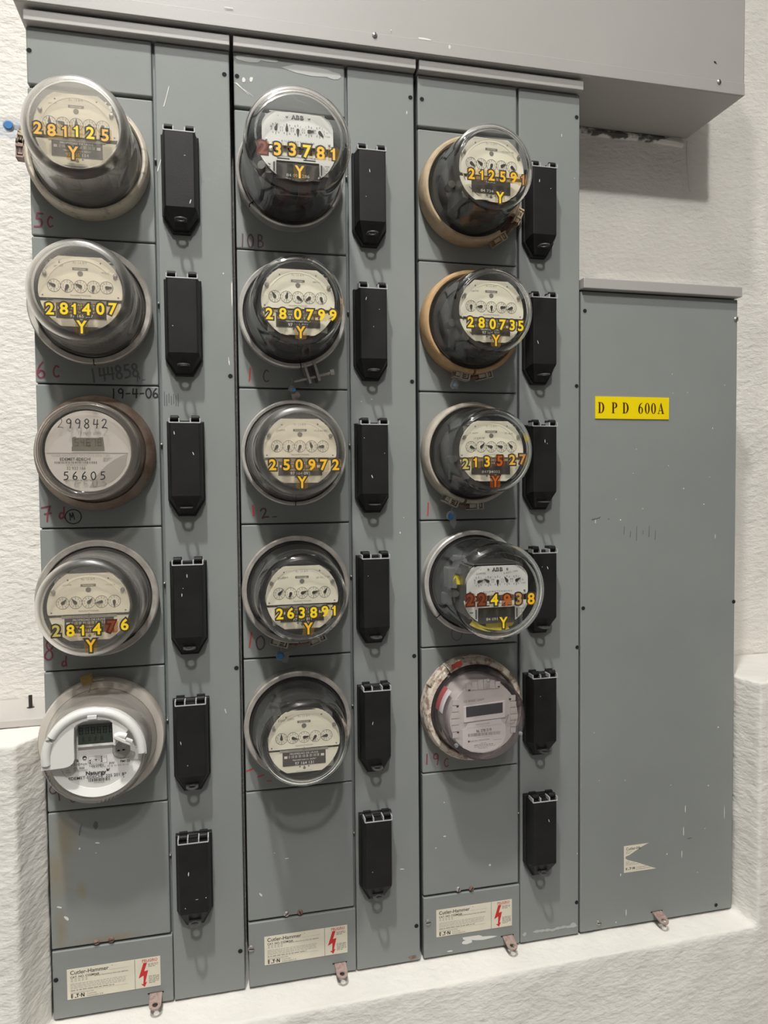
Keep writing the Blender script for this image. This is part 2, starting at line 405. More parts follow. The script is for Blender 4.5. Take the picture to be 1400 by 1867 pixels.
# ------------------------------------------------------------------ the setting
def stucco(name, col, strength, region=None):
    m = bpy.data.materials.new(name); m.use_nodes = True; nt = m.node_tree; b = nt.nodes['Principled BSDF']
    b.inputs['Roughness'].default_value = .85; b.inputs['Specular IOR Level'].default_value = .2
    geo = nt.nodes.new('ShaderNodeNewGeometry')
    def noise(scale, detail, mapping=None):
        n = nt.nodes.new('ShaderNodeTexNoise'); n.inputs['Scale'].default_value = scale; n.inputs['Detail'].default_value = detail
        if mapping:
            mp = nt.nodes.new('ShaderNodeMapping'); mp.inputs['Rotation'].default_value = mapping[0]; mp.inputs['Scale'].default_value = mapping[1]
            nt.links.new(geo.outputs['Position'], mp.inputs['Vector']); nt.links.new(mp.outputs['Vector'], n.inputs['Vector'])
        else: nt.links.new(geo.outputs['Position'], n.inputs['Vector'])
        return n
    n1 = noise(70, 7, ((0, .6, 0), (1, 1, 1.9))); n2 = noise(9, 4)
    n3 = noise(6, 3)
    r = nt.nodes.new('ShaderNodeValToRGB')
    r.color_ramp.elements[0].position = .3; r.color_ramp.elements[1].position = .7
    r.color_ramp.elements[0].color = (*[c*.94 for c in col], 1); r.color_ramp.elements[1].color = (*[min(1, c*1.04) for c in col], 1)
    nt.links.new(n3.outputs['Fac'], r.inputs['Fac'])
    ad = nt.nodes.new('ShaderNodeMath'); ad.operation = 'MULTIPLY_ADD'; ad.inputs[1].default_value = 2.0
    nt.links.new(n2.outputs['Fac'], ad.inputs[0]); nt.links.new(n1.outputs['Fac'], ad.inputs[2])
    bp = nt.nodes.new('ShaderNodeBump'); bp.inputs['Strength'].default_value = strength; bp.inputs['Distance'].default_value = .006
    nt.links.new(ad.outputs[0], bp.inputs['Height']); nt.links.new(bp.outputs['Normal'], b.inputs['Normal'])
    last = r.outputs['Color']
    for (cx, cy, cz, rx, ry, rz, colr, lo, hi, amt, ns) in (region or []):   # painted crevice dark and stains, each with its own shape
        mp = nt.nodes.new('ShaderNodeMapping'); mp.vector_type = 'POINT'
        mp.inputs['Location'].default_value = (-cx/rx, -cy/ry, -cz/rz); mp.inputs['Scale'].default_value = (1/rx, 1/ry, 1/rz)
        nt.links.new(geo.outputs['Position'], mp.inputs['Vector'])
        ln = nt.nodes.new('ShaderNodeVectorMath'); ln.operation = 'LENGTH'; nt.links.new(mp.outputs[0], ln.inputs[0])
        nn = noise(ns, 6)
        sb = nt.nodes.new('ShaderNodeMath'); sb.operation = 'SUBTRACT'; sb.inputs[0].default_value = 1.0; nt.links.new(ln.outputs['Value'], sb.inputs[1])
        cl = nt.nodes.new('ShaderNodeMath'); cl.operation = 'MINIMUM'; cl.inputs[1].default_value = .45; nt.links.new(sb.outputs[0], cl.inputs[0])
        a2 = nt.nodes.new('ShaderNodeMath'); a2.operation = 'ADD'; nt.links.new(cl.outputs[0], a2.inputs[0]); nt.links.new(nn.outputs['Fac'], a2.inputs[1])
        mr = nt.nodes.new('ShaderNodeMapRange'); mr.inputs[1].default_value = lo; mr.inputs[2].default_value = hi; mr.inputs[4].default_value = amt
        nt.links.new(a2.outputs[0], mr.inputs[0])
        mx = nt.nodes.new('ShaderNodeMix'); mx.data_type = 'RGBA'; nt.links.new(mr.outputs[0], mx.inputs[0])
        nt.links.new(last, mx.inputs[6]); mx.inputs[7].default_value = (*colr, 1); last = mx.outputs[2]
    nt.links.new(last, b.inputs['Base Color'])
    return m
WALL = stucco('white_stucco', (.80, .77, .715), .58, [
    (1.08, .15, .110, .19, .05, .022, (.05, .045, .04), .86, .98, .9, 45),  # dark of the crevices under the duct, put into the colour
    (-.062, .15, .0, .05, .1, .022, (.36, .47, .60), .55, 1.0, .5, 40)])
WALL_LOW = stucco('white_low_wall_stucco', (.76, .735, .685), .42)
def struct(o, label=None):
    o['kind'] = 'structure'
    if label: o['label'] = label
    return o
mb = MB(); mb.box(-2.6, 4.2, .15, .30, -2.05, 3.0)
struct(mb.build('wall_back', WALL), 'white stucco wall behind the meter cabinets')
low = [(-2.6,-2.05),(4.2,-2.05),(4.2,-.982),(1.258,-.982),(1.256,-1.45),(-.03,-1.45),(-.026,-.982),(-2.6,-.982)]
mb = MB()
fr = lambda x, z: (-.053 if z > -1.44 else -.053)
def niche(xl, xr, zl, zr):
    return [(-2.6,-2.05),(4.2,-2.05),(4.2,-.982),(xr,-.982),(xr,zr),(xl,zl),(xl,-.982),(-2.6,-.982)]
mb.loft([(niche(.0005, 1.2445, -1.447, -1.447), -.148), (niche(.0005, 1.2445, -1.447, -1.447), .001), (niche(-.028, 1.258, -1.452, -1.452), .050)])
for i in (16, 21): mb.v[i] = (mb.v[i][0], -.070, mb.v[i][2])
o = mb.build('wall_front', WALL_LOW)
struct(o, 'thicker white lower wall with a niche holding the cabinets')
r = o.modifiers.new('remesh', 'REMESH'); r.mode = 'VOXEL'; r.voxel_size = .006; r.use_smooth_shade = True
tx = bpy.data.textures.new('plaster_lumps', 'CLOUDS'); tx.noise_scale = .035; tx.noise_depth = 3
d = o.modifiers.new('lumps', 'DISPLACE'); d.texture = tx; d.strength = .0035; d.mid_level = .5; d.texture_coords = 'GLOBAL'
mb = MB(); mb.box(-2.6, 4.2, -4.6, .15, -2.10, -2.05)
struct(mb.build('floor', mat('concrete_floor', (.32, .31, .30), .7, var=.1, scale=5)))
PAINT = mat('white_ceiling_paint', (.50, .49, .47), .9)
PAINT_D = mat('grey_room_paint', (.14, .14, .138), .9)
mb = MB(); mb.box(-2.6, 4.2, -4.6, .3, 3.0, 3.08); struct(mb.build('ceiling', PAINT))
mb = MB(); mb.box(-2.7, -2.6, -4.6, .15, -2.05, 3.0); struct(mb.build('wall_left', PAINT_D))
mb = MB(); mb.box(4.2, 4.3, -4.6, .15, -2.05, 3.0); struct(mb.build('wall_right', PAINT_D))
mb = MB(); mb.box(-2.7, 4.3, -4.7, -4.6, -2.05, 3.0); struct(mb.build('wall_rear', PAINT_D))
mb = MB()
mb.tube([(1.2365, .149, .106), (1.237, .149, .06), (1.241, .149, .03), (1.2445, .149, .004)], .0020)
mb.tube([(.93, .150, .108), (1.0, .150, .104), (1.07, .150, .102), (1.15, .150, .103), (1.225, .150, .098)], .007)
struct(mb.build('trim_1', WALL), 'lumpy mortar bead under the duct')

# ------------------------------------------------------------------ wall duct over the cabinets
DU = (0.6, .15, .1098)
t = thing('wall_duct', DU, 'long warm grey sheet metal duct running above the meter cabinets', 'duct')
mb = MB(); mb.box(-.0095, 1.2345, -.02, .15, .1098, .40)
mb.build('duct_body', WARM, t, DU, bevel=.003)
mb = MB(); mb.box(-.0085, 1.2335, -.0215, -.0195, .1101, .132)
mb.build('bottom_lip', WARM, t, DU, bevel=.0008)
def screw_head(x, z, y, r=.0042, m=STEEL, parent=None, off=(0, 0, 0), slot=True, name='screw'):
    q = MB(); q.lathe([(0, y_w(y)+.0030), (r*.6, y_w(y)+.0028), (r*.95, y_w(y)+.0014), (r, y_w(y)-.001)], 20, 0, cu=x, cv=z)
    if slot:
        a = random.uniform(0, PI); c, s_ = math.cos(a), math.sin(a)
        L = r*.8; T = r*.14
        q.prism([(x-L*c+T*s_, z-L*s_-T*c), (x+L*c+T*s_, z+L*s_-T*c), (x+L*c-T*s_, z+L*s_+T*c), (x-L*c-T*s_, z-L*s_+T*c)], y_w(y)+.0031, y_w(y)+.0031, 1)
    return q.build(name, [m, BLACKHOLE], parent, off, merge=False)
def y_w(y): return -y
for x, z in ((.5324, .1281), (1.1779, .1284)):
    screw_head(x, z, -.0215, .0045, STEEL, t, DU)
mb = MB(); mb.disc(1.1705, .1634, .0022, .0204); mb.prism([(1.168,.1655),(1.1745,.1615),(1.174,.160),(1.1675,.164)], .0204, .0204)
mb.build('scuff_mark', MARKG, t, DU)
def flecks(parent, off, pts, y=0., name='paint_flecks', m=FLECK):
    if 1 < len(pts) <= 5:
        for i, p in enumerate(pts): flecks(parent, off, [p], y-2e-5*i, name.rstrip('s'), m)
        return
    q = MB()
    for p in pts:
        x, z = p[0], p[1]; a = p[2] if len(p) > 2 else .0011; b = p[3] if len(p) > 3 else .0014; k = p[4] if len(p) > 4 else 0
        poly = [(x+k*math.sin(i*PI/4)*b+a*math.cos(i*PI/4)*random.uniform(.7, 1.2), z+b*math.sin(i*PI/4)*random.uniform(.75, 1.15)) for i in range(8)]
        q.prism(poly, -y+.0004+2e-5*len(q.f)**.5, -y+.0004+2e-5*len(q.f)**.5)
    return q.build(name, m, parent, off)
flecks(t, DU, [(.615, .133, .012, .002), (.66, .126, .0025, .004), (.30, .140, .008, .0008), (.56, .14, .001, .001)], -.0215)

# ------------------------------------------------------------------ meter cabinets
SEAM = lambda k: -.222*k
PITCH = .3037
def label_sheet(parent, off, u, v, Wd, H, rot, name='maker_label'):
    """cream printed label; returns it"""
    M = Matrix.Translation((u, 0, v)) @ Matrix.Rotation(-rot, 4, 'Y')
    q = MB(); q.wbox(0, Wd, -H, 0, 0.0002, .0006, 0, M)
    lb = q.build(name, LABEL, parent, off); lb['label'] = 'cream printed label with red lightning bolt'
    p = MB(); X = lambda x: x*Wd; Y = lambda y: -y*H; w = .0007
    p.text('Cutler-Hammer', X(.035), Y(.125), H*.125, w, 0, 'L', .012, .98, M=M)
    p.ring(X(.478), Y(.07), .0004, .0007, w, 0, 10, M)
    p.text('CAT. NO. CGSM36R', X(.035), Y(.275), H*.068, w, 0, 'L', .02, 1.0, M=M)
    for i in range(5):
        for j in range(2):
            p.wbox(X(.04+i*.038), X(.063+i*.038), Y(.365+j*.055), Y(.335+j*.055), w, w+1e-5, 2, M)
    p.text('BARRAS PRINCIPALES PARA 800 AMPERES', X(.29), Y(.325), H*.042, w, 1, 'L', .01, .92, M=M)
    p.wbox(X(.44), X(.66), Y(.205), Y(.20), w, w+1e-5, 1, M)
    for i in range(4): greek(p, X(.035), X(.62 if i else .63), Y(.50+i*.05), H*.030, w, 2, M)
    greek(p, X(.035), X(.5), Y(.715), H*.036, w, 1, M)
    p.wbox(X(.035), X(.64), Y(.765), Y(.76), w, w+1e-5, 1, M)
    p.text('HECHO EN COSTA RICA POR', X(.035), Y(.81), H*.038, w, 1, 'L', .01, .95, M=M)
    p.text('Controles', X(.205), Y(.875), H*.05, w, 1, 'L', .005, 1, M=M)
    p.text('Industriales S.A.', X(.205), Y(.945), H*.05, w, 1, 'L', .005, 1.1, M=M)
    # bold mark in segmented letters
    for k in range(3): p.wbox(X(.038), X(.060), Y(.962-k*.048), Y(.932-k*.048), w, w+1e-5, 0, M)
    p.wbox(X(.038), X(.045), Y(.962), Y(.836), w, w+1e-5, 0, M)
    p.wbox(X(.076), X(.095), Y(.962), Y(.936), w, w+1e-5, 0, M)
    p.wbox(X(.092), X(.120), Y(.866), Y(.836), w, w+1e-5, 0, M); p.wbox(X(.102), X(.112), Y(.962), Y(.836), w, w+1e-5, 0, M)
    p.wbox(X(.124), X(.136), Y(.912), Y(.886), w, w+1e-5, 0, M)
    p.wbox(X(.142), X(.152), Y(.962), Y(.836), w, w+1e-5, 0, M); p.wbox(X(.170), X(.180), Y(.962), Y(.836), w, w+1e-5, 0, M)
    p.prism([(X(.142), Y(.836)), (X(.154), Y(.836)), (X(.180), Y(.962)), (X(.168), Y(.962))], w, w, 0, M=M)
    p.wbox(X(.7195), X(.7235), Y(1.0), Y(.0), w, w+1e-5, 0, M)
    p.build('printed_text', [INK, INKG, INKM], lb, off)
    r = MB()
    r.text('PELIGRO', X(.885), Y(.085), H*.078, w, 0, 'C', .012, 1.1, M=M)
    r.wbox(X(.80), X(.965), Y(.145), Y(.138), w, w+1e-5, 0, M)
    bolt = [(.815,.16),(.855,.16),(.822,.44),(.865,.42),(.832,.82),(.852,.80),(.825,.97),(.785,.86),(.81,.86),(.815,.58),(.76,.66)]
    r.prism([(X(x), Y(y)) for x, y in bolt], w, w, 0, M=M)
    r.build('lightning_bolt', REDINK, lb, off)
    s2 = MB()
    for i in range(3): greek(s2, X(.865), X(.975 if i < 2 else .94), Y(.21+i*.045), H*.028, w, 0, M)
    for i in range(6): greek(s2, X(.87), X(.985 if i < 5 else .94), Y(.63+i*.045), H*.028, w, 0, M)
    s2.build('small_print', INKG, lb, off)
    return lb

def hasp_tab(parent, off, x, z):
    q = MB()
    # slot in the front and a bent rusty ear with a hole standing out of it
    q.wbox(x-.013, x+.012, z+.0115, z+.0135, .0003, .0006, 1)
    outer = arc(0, .022, .0095, 0, 180, 12)+[(-.0095, 0), (.0095, 0)]
    hole = arc(0, .0225, .0045, 0, 360, 14)[:-1]
    M = Matrix.Translation((x, -.0005, z+.012)) @ Matrix.Rotation(math.radians(78), 4, 'X') @ Matrix.Rotation(PI, 4, 'X') @ Matrix.Scale(-1, 4, (0,0,1)) @ Matrix.Scale(1, 4)
    # ear lies in a plane tipped down 12 degrees from horizontal
    M = Matrix.Translation((x, 0, z+.012)) @ Matrix.Rotation(math.radians(12), 4, 'X') @ Matrix(((1,0,0,0),(0,0,-1,0),(0,1,0,0),(0,0,0,1)))
    q.prism([(a, b) for a, b in outer], -.001, .001, 0, [hole], M=M)
    o = q.build('hasp_tab', [RUSTTAB, BLACKHOLE], parent, off); o['label'] = 'rusty hasp tab with a hole'
    return o
def hole(parent, off, x, z, r=.0036):
    q = MB(); q.disc(x, z, r, .0004); q.ring(x, z, r, r*1.22, .0003, 1)
    return q.build('screw_hole', [BLACKHOLE, PANEL_D], parent, off)

WRIT = {}   # handwriting per cabinet cover
CAB_LABELS = ['left grey meter cabinet with five meters, against the wall edge',
              'middle grey meter cabinet with five meters, between two others',
              'right grey meter cabinet with five meters, beside the wide box with yellow sign']
cab_holes = {0: [(.0071, .051), (.2922, .0492), (.2933, -.4262), (.2947, -.9015), (.2929, -1.3771), (.0081, -1.3783)],
             1: [(.3118, .0489), (.5977, .0472), (.5967, -.428), (.5968, -.9009), (.597, -1.3804)],
             2: [(.6178, .0467), (.904, .0467), (.9046, -.4288), (.9064, -.9045), (.9059, -1.3826)]}
cab_screws = {0: [], 1: [(.3109, -1.3753)], 2: [(.6182, -1.3767)]}
blank_screws = {0: [(.0693, -1.326), (.0916, -1.3259)], 1: [(.37, -1.325), (.3931, -1.3256)], 2: [(.6751, -1.3252), (.6993, -1.3276)]}
label_pos = {0: (.0243, -1.3642, .1412, .0490, .008), 1: (.3326, -1.3592, .1410, .0487, -.008), 2: (.6336, -1.3575, .1434, .0492, -.027)}
hasp_x = {0: .158, 1: .4604, 2: .7684}
def quad_cover(name, x0, x1, z0, z1, parent, off, m=PANEL, d=.011, dz=0.0):
    q = MB()
    q.loft([([(x0, z0), (x1, z0+dz), (x1, z1+dz), (x0, z1)], -d), ([(x0, z0), (x1, z0+dz), (x1, z1+dz), (x0, z1)], 0.)])
    return q.build(name, m, parent, off, bevel=.0022, seg=3)
def panel_stained():
    m = mat('grey_cabinet_paint_stained', (.238, .251, .240), .5, spec=.25, bump=.05, bscale=350)
    nt = m.node_tree; b = nt.nodes['Principled BSDF']; geo = nt.nodes.new('ShaderNodeNewGeometry')
    last = None
    for cx, cz, rx, rz in ((.028, -1.15, .024, .05), (.012, -1.21, .028, .06), (.05, -1.24, .012, .02), (.09, -1.325, .07, .012), (.018, -1.30, .014, .05)):
        mp = nt.nodes.new('ShaderNodeMapping'); mp.inputs['Location'].default_value = (-cx/rx, 0, -cz/rz); mp.inputs['Scale'].default_value = (1/rx, .0, 1/rz)
        nt.links.new(geo.outputs['Position'], mp.inputs['Vector'])
        ln = nt.nodes.new('ShaderNodeVectorMath'); ln.operation = 'LENGTH'; nt.links.new(mp.outputs[0], ln.inputs[0])
        n = nt.nodes.new('ShaderNodeTexNoise'); n.inputs['Scale'].default_value = 60; n.inputs['Detail'].default_value = 6
        nt.links.new(geo.outputs['Position'], n.inputs['Vector'])
        ad = nt.nodes.new('ShaderNodeMath'); ad.operation = 'SUBTRACT'; nt.links.new(n.outputs['Fac'], ad.inputs[0]); nt.links.new(ln.outputs['Value'], ad.inputs[1])
        mr = nt.nodes.new('ShaderNodeMapRange'); mr.inputs[1].default_value = -.45; mr.inputs[2].default_value = .5; mr.inputs[4].default_value = .8
        nt.links.new(ad.outputs[0], mr.inputs[0])
        mx = nt.nodes.new('ShaderNodeMix'); mx.data_type = 'RGBA'; nt.links.new(mr.outputs[0], mx.inputs[0])
        if last is None: mx.inputs[6].default_value = (.238, .251, .240, 1)
        else: nt.links.new(last, mx.inputs[6])
        mx.inputs[7].default_value = (.24, .20, .135, 1); last = mx.outputs[2]
    nt.links.new(last, b.inputs['Base Color']); return m
STAINED = panel_stained()
def writing(parent, off, lst, m):
    q = MB()
    for (txt, u, v, h, wd, rot, sx) in lst: hand(q, txt, u, v, h, .0004, wd, 0, rot, sx)
    return q.build('marker_writing', m, parent, off)
WR = {(0, 0): [(MARKR, [('5', .0075, -.198, .021, .0026, -.1, 1.), ('C', .026, -.200, .016, .0024, 0, .9)])],
      (0, 1): [(MARKR, [('6', .005, -.424, .024, .0026, 0, .9), ('c', .028, -.425, .018, .0026, 0, .9)]),
               (MARKG, [('144858', .082, -.431, .020, .0028, .16, .85), ('n~', .150, -.434, .010, .0018, .0, 1.)])],
      (0, 2): [(MARKK, [('19-4-06', .1115, -.4575, .0145, .0022, .03, .98)]), (MARKR, [('7', .007, -.644, .024, .0026, .1, 1.), ('d', .031, -.642, .018, .0024, 0, .9)]),
               (MARKK, [('O', .0400, -.6483, .022, .0016, 0, 1.06), ('M', .0462, -.6483, .011, .0016, .15, 1.)])],
      (0, 3): [(MARKR, [('8', .005, -.854, .030, .0024, -.1, .8), ('d', .029, -.873, .016, .0022, 0, .9)])],
      (0, 4): [(MARKP, [('9', .008, -1.082, .026, .0022, .3, .9), ('c', .035, -1.088, .018, .0016, 0, 1.)])],
      (1, 0): [(MARKP, [('10', .3125, -.2085, .020, .0024, 0, .8), ('B', .340, -.208, .020, .0024, 0, .8)])],
      (1, 1): [(MARKR2, [('1', .3195, -.4225, .022, .0024, -.05, .9)]), (MARKP, [('c', .345, -.424, .020, .0018, 0, .9)])],
      (1, 2): [(MARKR2, [('1', .3225, -.6445, .017, .0030, .15, .9)]), (MARKP, [('2', .338, -.6495, .016, .0026, .2, 1.2), ('-', .356, -.654, .016, .0018, 0, 1.)])],
      (1, 3): [(MARKR2, [('1', .3130, -.856, .024, .0026, -.12, .9)]), (MARKP, [('0', .327, -.862, .022, .0024, 0, 1.1)])],
      (1, 4): [(MARKR2, [('-', .306, -1.0735, .025, .0028, .2, 1.), ('-', .324, -1.0847, .025, .0024, .1, 1.), ('-', .340, -1.093, .022, .0018, -.2, .8)])],
      (2, 2): [(MARKR2, [('1', .6190, -.6466, .022, .0024, 0, .9)])],
      (2, 3): [(MARKP, [('O', .665, -.866, .024, .0009, 0, .8)])],
      (2, 4): [(MARKR, [('1', .6150, -1.0846, .018, .0024, 0, .8), ('9', .630, -1.086, .020, .0022, 0, .9), ('C', .650, -1.094, .016, .0018, 0, .9)])]}
for c in range(3):
    X0 = c*PITCH; xl, xm, xr, xe = X0+.003, X0+.182, X0+.1865, X0+.3
    if c == 2: xe = X0+.303
    off = (X0+.15, .15, -1.443)
    t = thing('meter_cabinet', off, CAB_LABELS[c], 'electrical cabinet', 'meter cabinets')
    mb = MB(); mb.box(xl+.001, xe-.001, .010, .15, -1.441, .09)
    mb.build('enclosure', PANEL_D, t, off)
    mb = MB(); mb.box(xl-.0005, xe+.0008, -.012, .15, .0885, .1050)
    mb.build('rain_cap', WARM, t, off, bevel=.0012)
    # covers down the meter side
    tb = quad_cover('blank_cover', xl, xm, SEAM(0)+.0025, .0865, t, off)
    tb['label'] = 'blank cover under the cap'
    for k in range(5):
        cv = quad_cover('meter_cover', xl, xm, SEAM(k+1)+.0008, SEAM(k)-(.0030 if k == 0 else .0012), t, off)
        for m, lst in WR.get((c, k), []): writing(cv, off, lst, m)
    bl = quad_cover('tall_blank_cover', xl, xm+.0005, SEAM(6)+.003, SEAM(5)-.0012, t, off, STAINED if c == 0 else PANEL)
    for i, (x, z) in enumerate(blank_screws[c]):
        screw_head(x, z, 0., .0048, RUST if (i == 1 or c == 0) else STEEL, bl, off)
    lp = quad_cover('label_cover', xl, xr-.0012, -1.443, SEAM(6)-.001, t, off)
    u, v, Wd, H, rot = label_pos[c]
    label_sheet(lp, off, u, v, Wd, H, -rot if False else 0.0)
    # breaker side
    rc = quad_cover('breaker_cover', xr, xe, -1.4435, .0865, t, off)
    for x, z in cab_holes[c]: hole(t, off, x, z)
    for x, z in cab_screws[c]: screw_head(x, z, 0., .0055, STEEL, t, off)
    hasp_tab(t, off, hasp_x[c], -1.437)
    # small screws seen in the gap between the two halves
    q = MB()
    for k in range(6): q.lathe([(0, -.002), (.0016, -.003), (.0018, -.010)], 10, 0, cu=xm+.0024, cv=SEAM(k)-.092)
    q.build('gap_screws', STEEL, t, off)
    if c == 0:
        flecks(rc, off, [(.292,-.4052,.0008,.004),(.2979,-.295,.0012,.022),(.285,-.2629),(.276,-.9708,.0009,.004,-.3),(.203,.004,.0005,.020,.25),(.1905,-.10,.0008,.012,.3),(.291,-.40,.0006,.006)])
        q = MB()
        for i in range(7): q.wbox(.190+i*.0035, .1912+i*.0035, -.470-random.uniform(0, .006), -.452-random.uniform(0, .008), .0003, .0004)
        q.build('faded_marks', MARKG, rc, off)
        flecks(bl, off, [(.0745,-1.166,.003,.0012,-1.5),(.048,-1.172,.0015,.002),(.072,-1.182,.001,.0006),(.016,-1.262,.003,.002,-1.2),(.026,-1.281,.003,.004,-.5)])
        q = MB(); q.prism([(.0685,-1.138),(.072,-1.130),(.0755,-1.133),(.076,-1.140),(.0725,-1.145)], .0004, .0004); q.prism([(.047,-1.15),(.0495,-1.138),(.053,-1.132),(.0505,-1.142),(.049,-1.152)], .0004, .0004)
        q.build('dark_spots', MARKG, bl, off)
    if c == 1:
        flecks(rc, off, [(.5912,.0216,.0009,.003),(.508,-.463,.0012,.0006),(.5255,-.459,.0015,.0008,1),(.5735,-.686,.0012,.002),(.572,-1.275,.004,.0012,-1.5),(.58,-.66,.0007,.0009)])
        flecks(tb, off, [(.322,.0445,.003,.0045),(.334,.0465,.0026,.0045,.2),(.32,.030,.0012,.011,-1.2),(.33,.025,.0008,.006,-1.5)])
        flecks(tb, off, [(.33,.078,.022,.0055),(.432,.071,.048,.009),(.468,.067,.012,.006),(.36,.080,.02,.003)], name='paint_smear', m=SMEAR)
        flecks(bl, off, [(.352,-1.218,.0012,.0005),(.328,-1.286,.0018,.003,-.6),(.372,-1.23,.0035,.0008,-.3)])
        q = MB(); q.prism([(.581,-1.434),(.596,-1.432),(.597,-1.437),(.586,-1.440)], .0006, .0006); q.build('rust_spot', RUST, rc, off)
    if c == 2:
        flecks(lp, off, [(.701,-1.418,.022,.0045,.0),(.722,-1.422,.026,.003,.0),(.69,-1.424,.012,.004),(.659,-1.436,.006,.0015)], name='paint_smear')
        flecks(rc, off, [(.826+i*.0105,-1.4265+random.uniform(-.0015,.0015),.007,.0028) for i in range(8)]+[(.802,-1.427,.004,.004),(.8985,-1.425,.006,.006)], name='paint_smear', m=SMEAR)
        flecks(rc, off, [(.875,.012,.0008,.003),(.907,-1.29,.001,.0014),(.9,-.06,.0007,.001)])
        flecks(bl, off, [(.6495,-1.165,.0012,.0009),(.6505,-1.226,.003,.0012),(.6335,-1.245,.0012,.0012),(.735,-1.289,.0022,.0022)])

# ------------------------------------------------------------------ wide box at the right
off = (1.077, .15, -1.443)
t = thing('distribution_box', off, 'wide plain grey electrical box with yellow sign, at the right', 'electrical cabinet')
mb = MB(); mb.box(.9145, 1.2395, .009, .15, -1.440, -.25); mb.build('enclosure', PANEL, t, off)
mb = MB(); mb.box(.9125, 1.2405, -.012, .15, -.2560, -.2375); mb.build('rain_cap', WARM, t, off, bevel=.0012)
fc = quad_cover('front_cover', .9135, 1.2405, -1.4425, -.2580, t, off, d=.008)
sg = MB(); sg.wbox(.9413, 1.0925, -.4868, -.4465, .0002, .0018)
sign = sg.build('sign_plate', YELLOW, fc, off); sign['label'] = 'yellow plastic sign reading D P D 600A'
SER = {'D': ([(0,0)]+arc(.30,.5,.38,-90,90,16,.5)+[(0,1),(0,.95),(.08,.94),(.08,.06),(0,.05)], [[(.26,.06)]+arc(.29,.5,.20,-90,90,14,.44)+[(.26,.94)]]),
       'P': ([(0,0),(.36,0),(.36,.05),(.26,.06),(.26,.46)]+arc(.32,.73,.30,-90,90,14,.27)+[(0,1),(0,.95),(.08,.94),(.08,.06),(0,.05)], [[(.26,.52)]+arc(.29,.73,.14,-90,90,12,.21)+[(.26,.94)]]),
       '0': (arc(.27,.5,.27,0,360,28,.51)[:-1], [arc(.27,.5,.105,0,360,24,.455)[:-1]]),
       '6': (arc(.26,.32,.26,0,360,28,.33)[:-1], [arc(.27,.31,.105,0,360,22,.27)[:-1]]),
       'A': ([(0,0),(.24,0),(.24,.05),(.15,.06),(.21,.28),(.45,.28),(.50,.06),(.42,.05),(.42,0),(.74,0),(.74,.05),(.68,.06),(.42,1.02),(.36,1.02),(.08,.06),(0,.05)], [[(.225,.34),(.425,.34),(.33,.74)]])}
q = MB()
for ch, ux, sxx in (('D',.9470,.0),('P',.9745,.0),('D',.9965,0),('6',1.0290,0),('0',1.0425,0),('0',1.0555,0),('A',1.0690,0)):
    h = .0200; k = h*.94
    out, hol = SER[ch]
    f = lambda p: (ux-.0006+p[0]*k, -.4770+p[1]*h)
    q.prism([f(p) for p in out], .0019, .0019, 0, [[f(p) for p in r] for r in hol])
    if ch == '6': q.prism([f(p) for p in [(0,.31),(.015,.55),(.10,.8),(.26,.95),(.46,1.02),(.46,.98),(.34,.91),(.22,.76),(.165,.56),(.155,.31)]], .0019, .0019)
q.build('lettering', MAROON, sign, off)
torn = [(1.0033,-1.2885),(1.0554,-1.2885),(1.0427,-1.2932),(1.0268,-1.301),(1.0143,-1.3072),(1.0083,-1.3086),(1.006,-1.3116),(1.011,-1.3159),(1.0322,-1.3235),(1.0483,-1.3305),(1.0657,-1.3376),(1.0722,-1.3400),(1.0517,-1.3403),(1.0035,-1.3400)]
q = MB(); q.prism(torn, .0003, .0005)
tl = q.build('torn_label', LABEL, fc, off); tl['label'] = 'remains of a torn cream label'
q = MB(); q.text('Cutler-Ha', 1.0080, -1.2947, .0052, .0006, 0, 'L', .012, .98)
for a in range(3): q.wbox(1.0075, 1.0105, -1.3352+a*.0016, -1.3343+a*.0016, .0006, .00062, 0)
q.wbox(1.0075, 1.0083, -1.3352, -1.3308, .0006, .00062, 0); q.wbox(1.0125, 1.0150, -1.3352, -1.3342, .0006, .00062, 0)
q.wbox(1.0150, 1.0190, -1.3320, -1.3308, .0006, .00062, 0); q.wbox(1.0164, 1.0176, -1.3352, -1.3308, .0006, .00062, 0)
q.wbox(1.0196, 1.0212, -1.3336, -1.3326, .0006, .00062, 0); q.wbox(1.0220, 1.0233, -1.3352, -1.3308, .0006, .00062, 0); q.wbox(1.0252, 1.0265, -1.3352, -1.3308, .0006, .00062, 0)
q.prism([(1.0220,-1.3308),(1.0234,-1.3308),(1.0265,-1.3352),(1.0251,-1.3352)], .0006, .0006)
greek(q, 1.0075, 1.020, -1.3005, .0012, .0006, 1); greek(q, 1.0075, 1.016, -1.303, .0012, .0006, 1)
greek(q, 1.0075, 1.016, -1.320, .0012, .0006, 1); greek(q, 1.0075, 1.026, -1.3228, .0012, .0006, 1); greek(q, 1.0075, 1.034, -1.3256, .0012, .0006, 1)
greek(q, 1.029, 1.05, -1.3325, .0012, .0006, 1); greek(q, 1.029, 1.06, -1.336, .0012, .0006, 1)
q.build('printed_text', [INK, INKG], tl, off)
for x, z in ((.9207, -.2937), (.9184, -.8332), (1.2374, -.8359), (1.2044, -1.4312)): hole(t, off, x, z, .0036)
for x, z, mm in ((1.2365, -.295, STEEL), (.9511, -1.428, STEEL)): screw_head(x, z, 0., .0050, mm, t, off)
hasp_tab(t, off, 1.0739, -1.437)
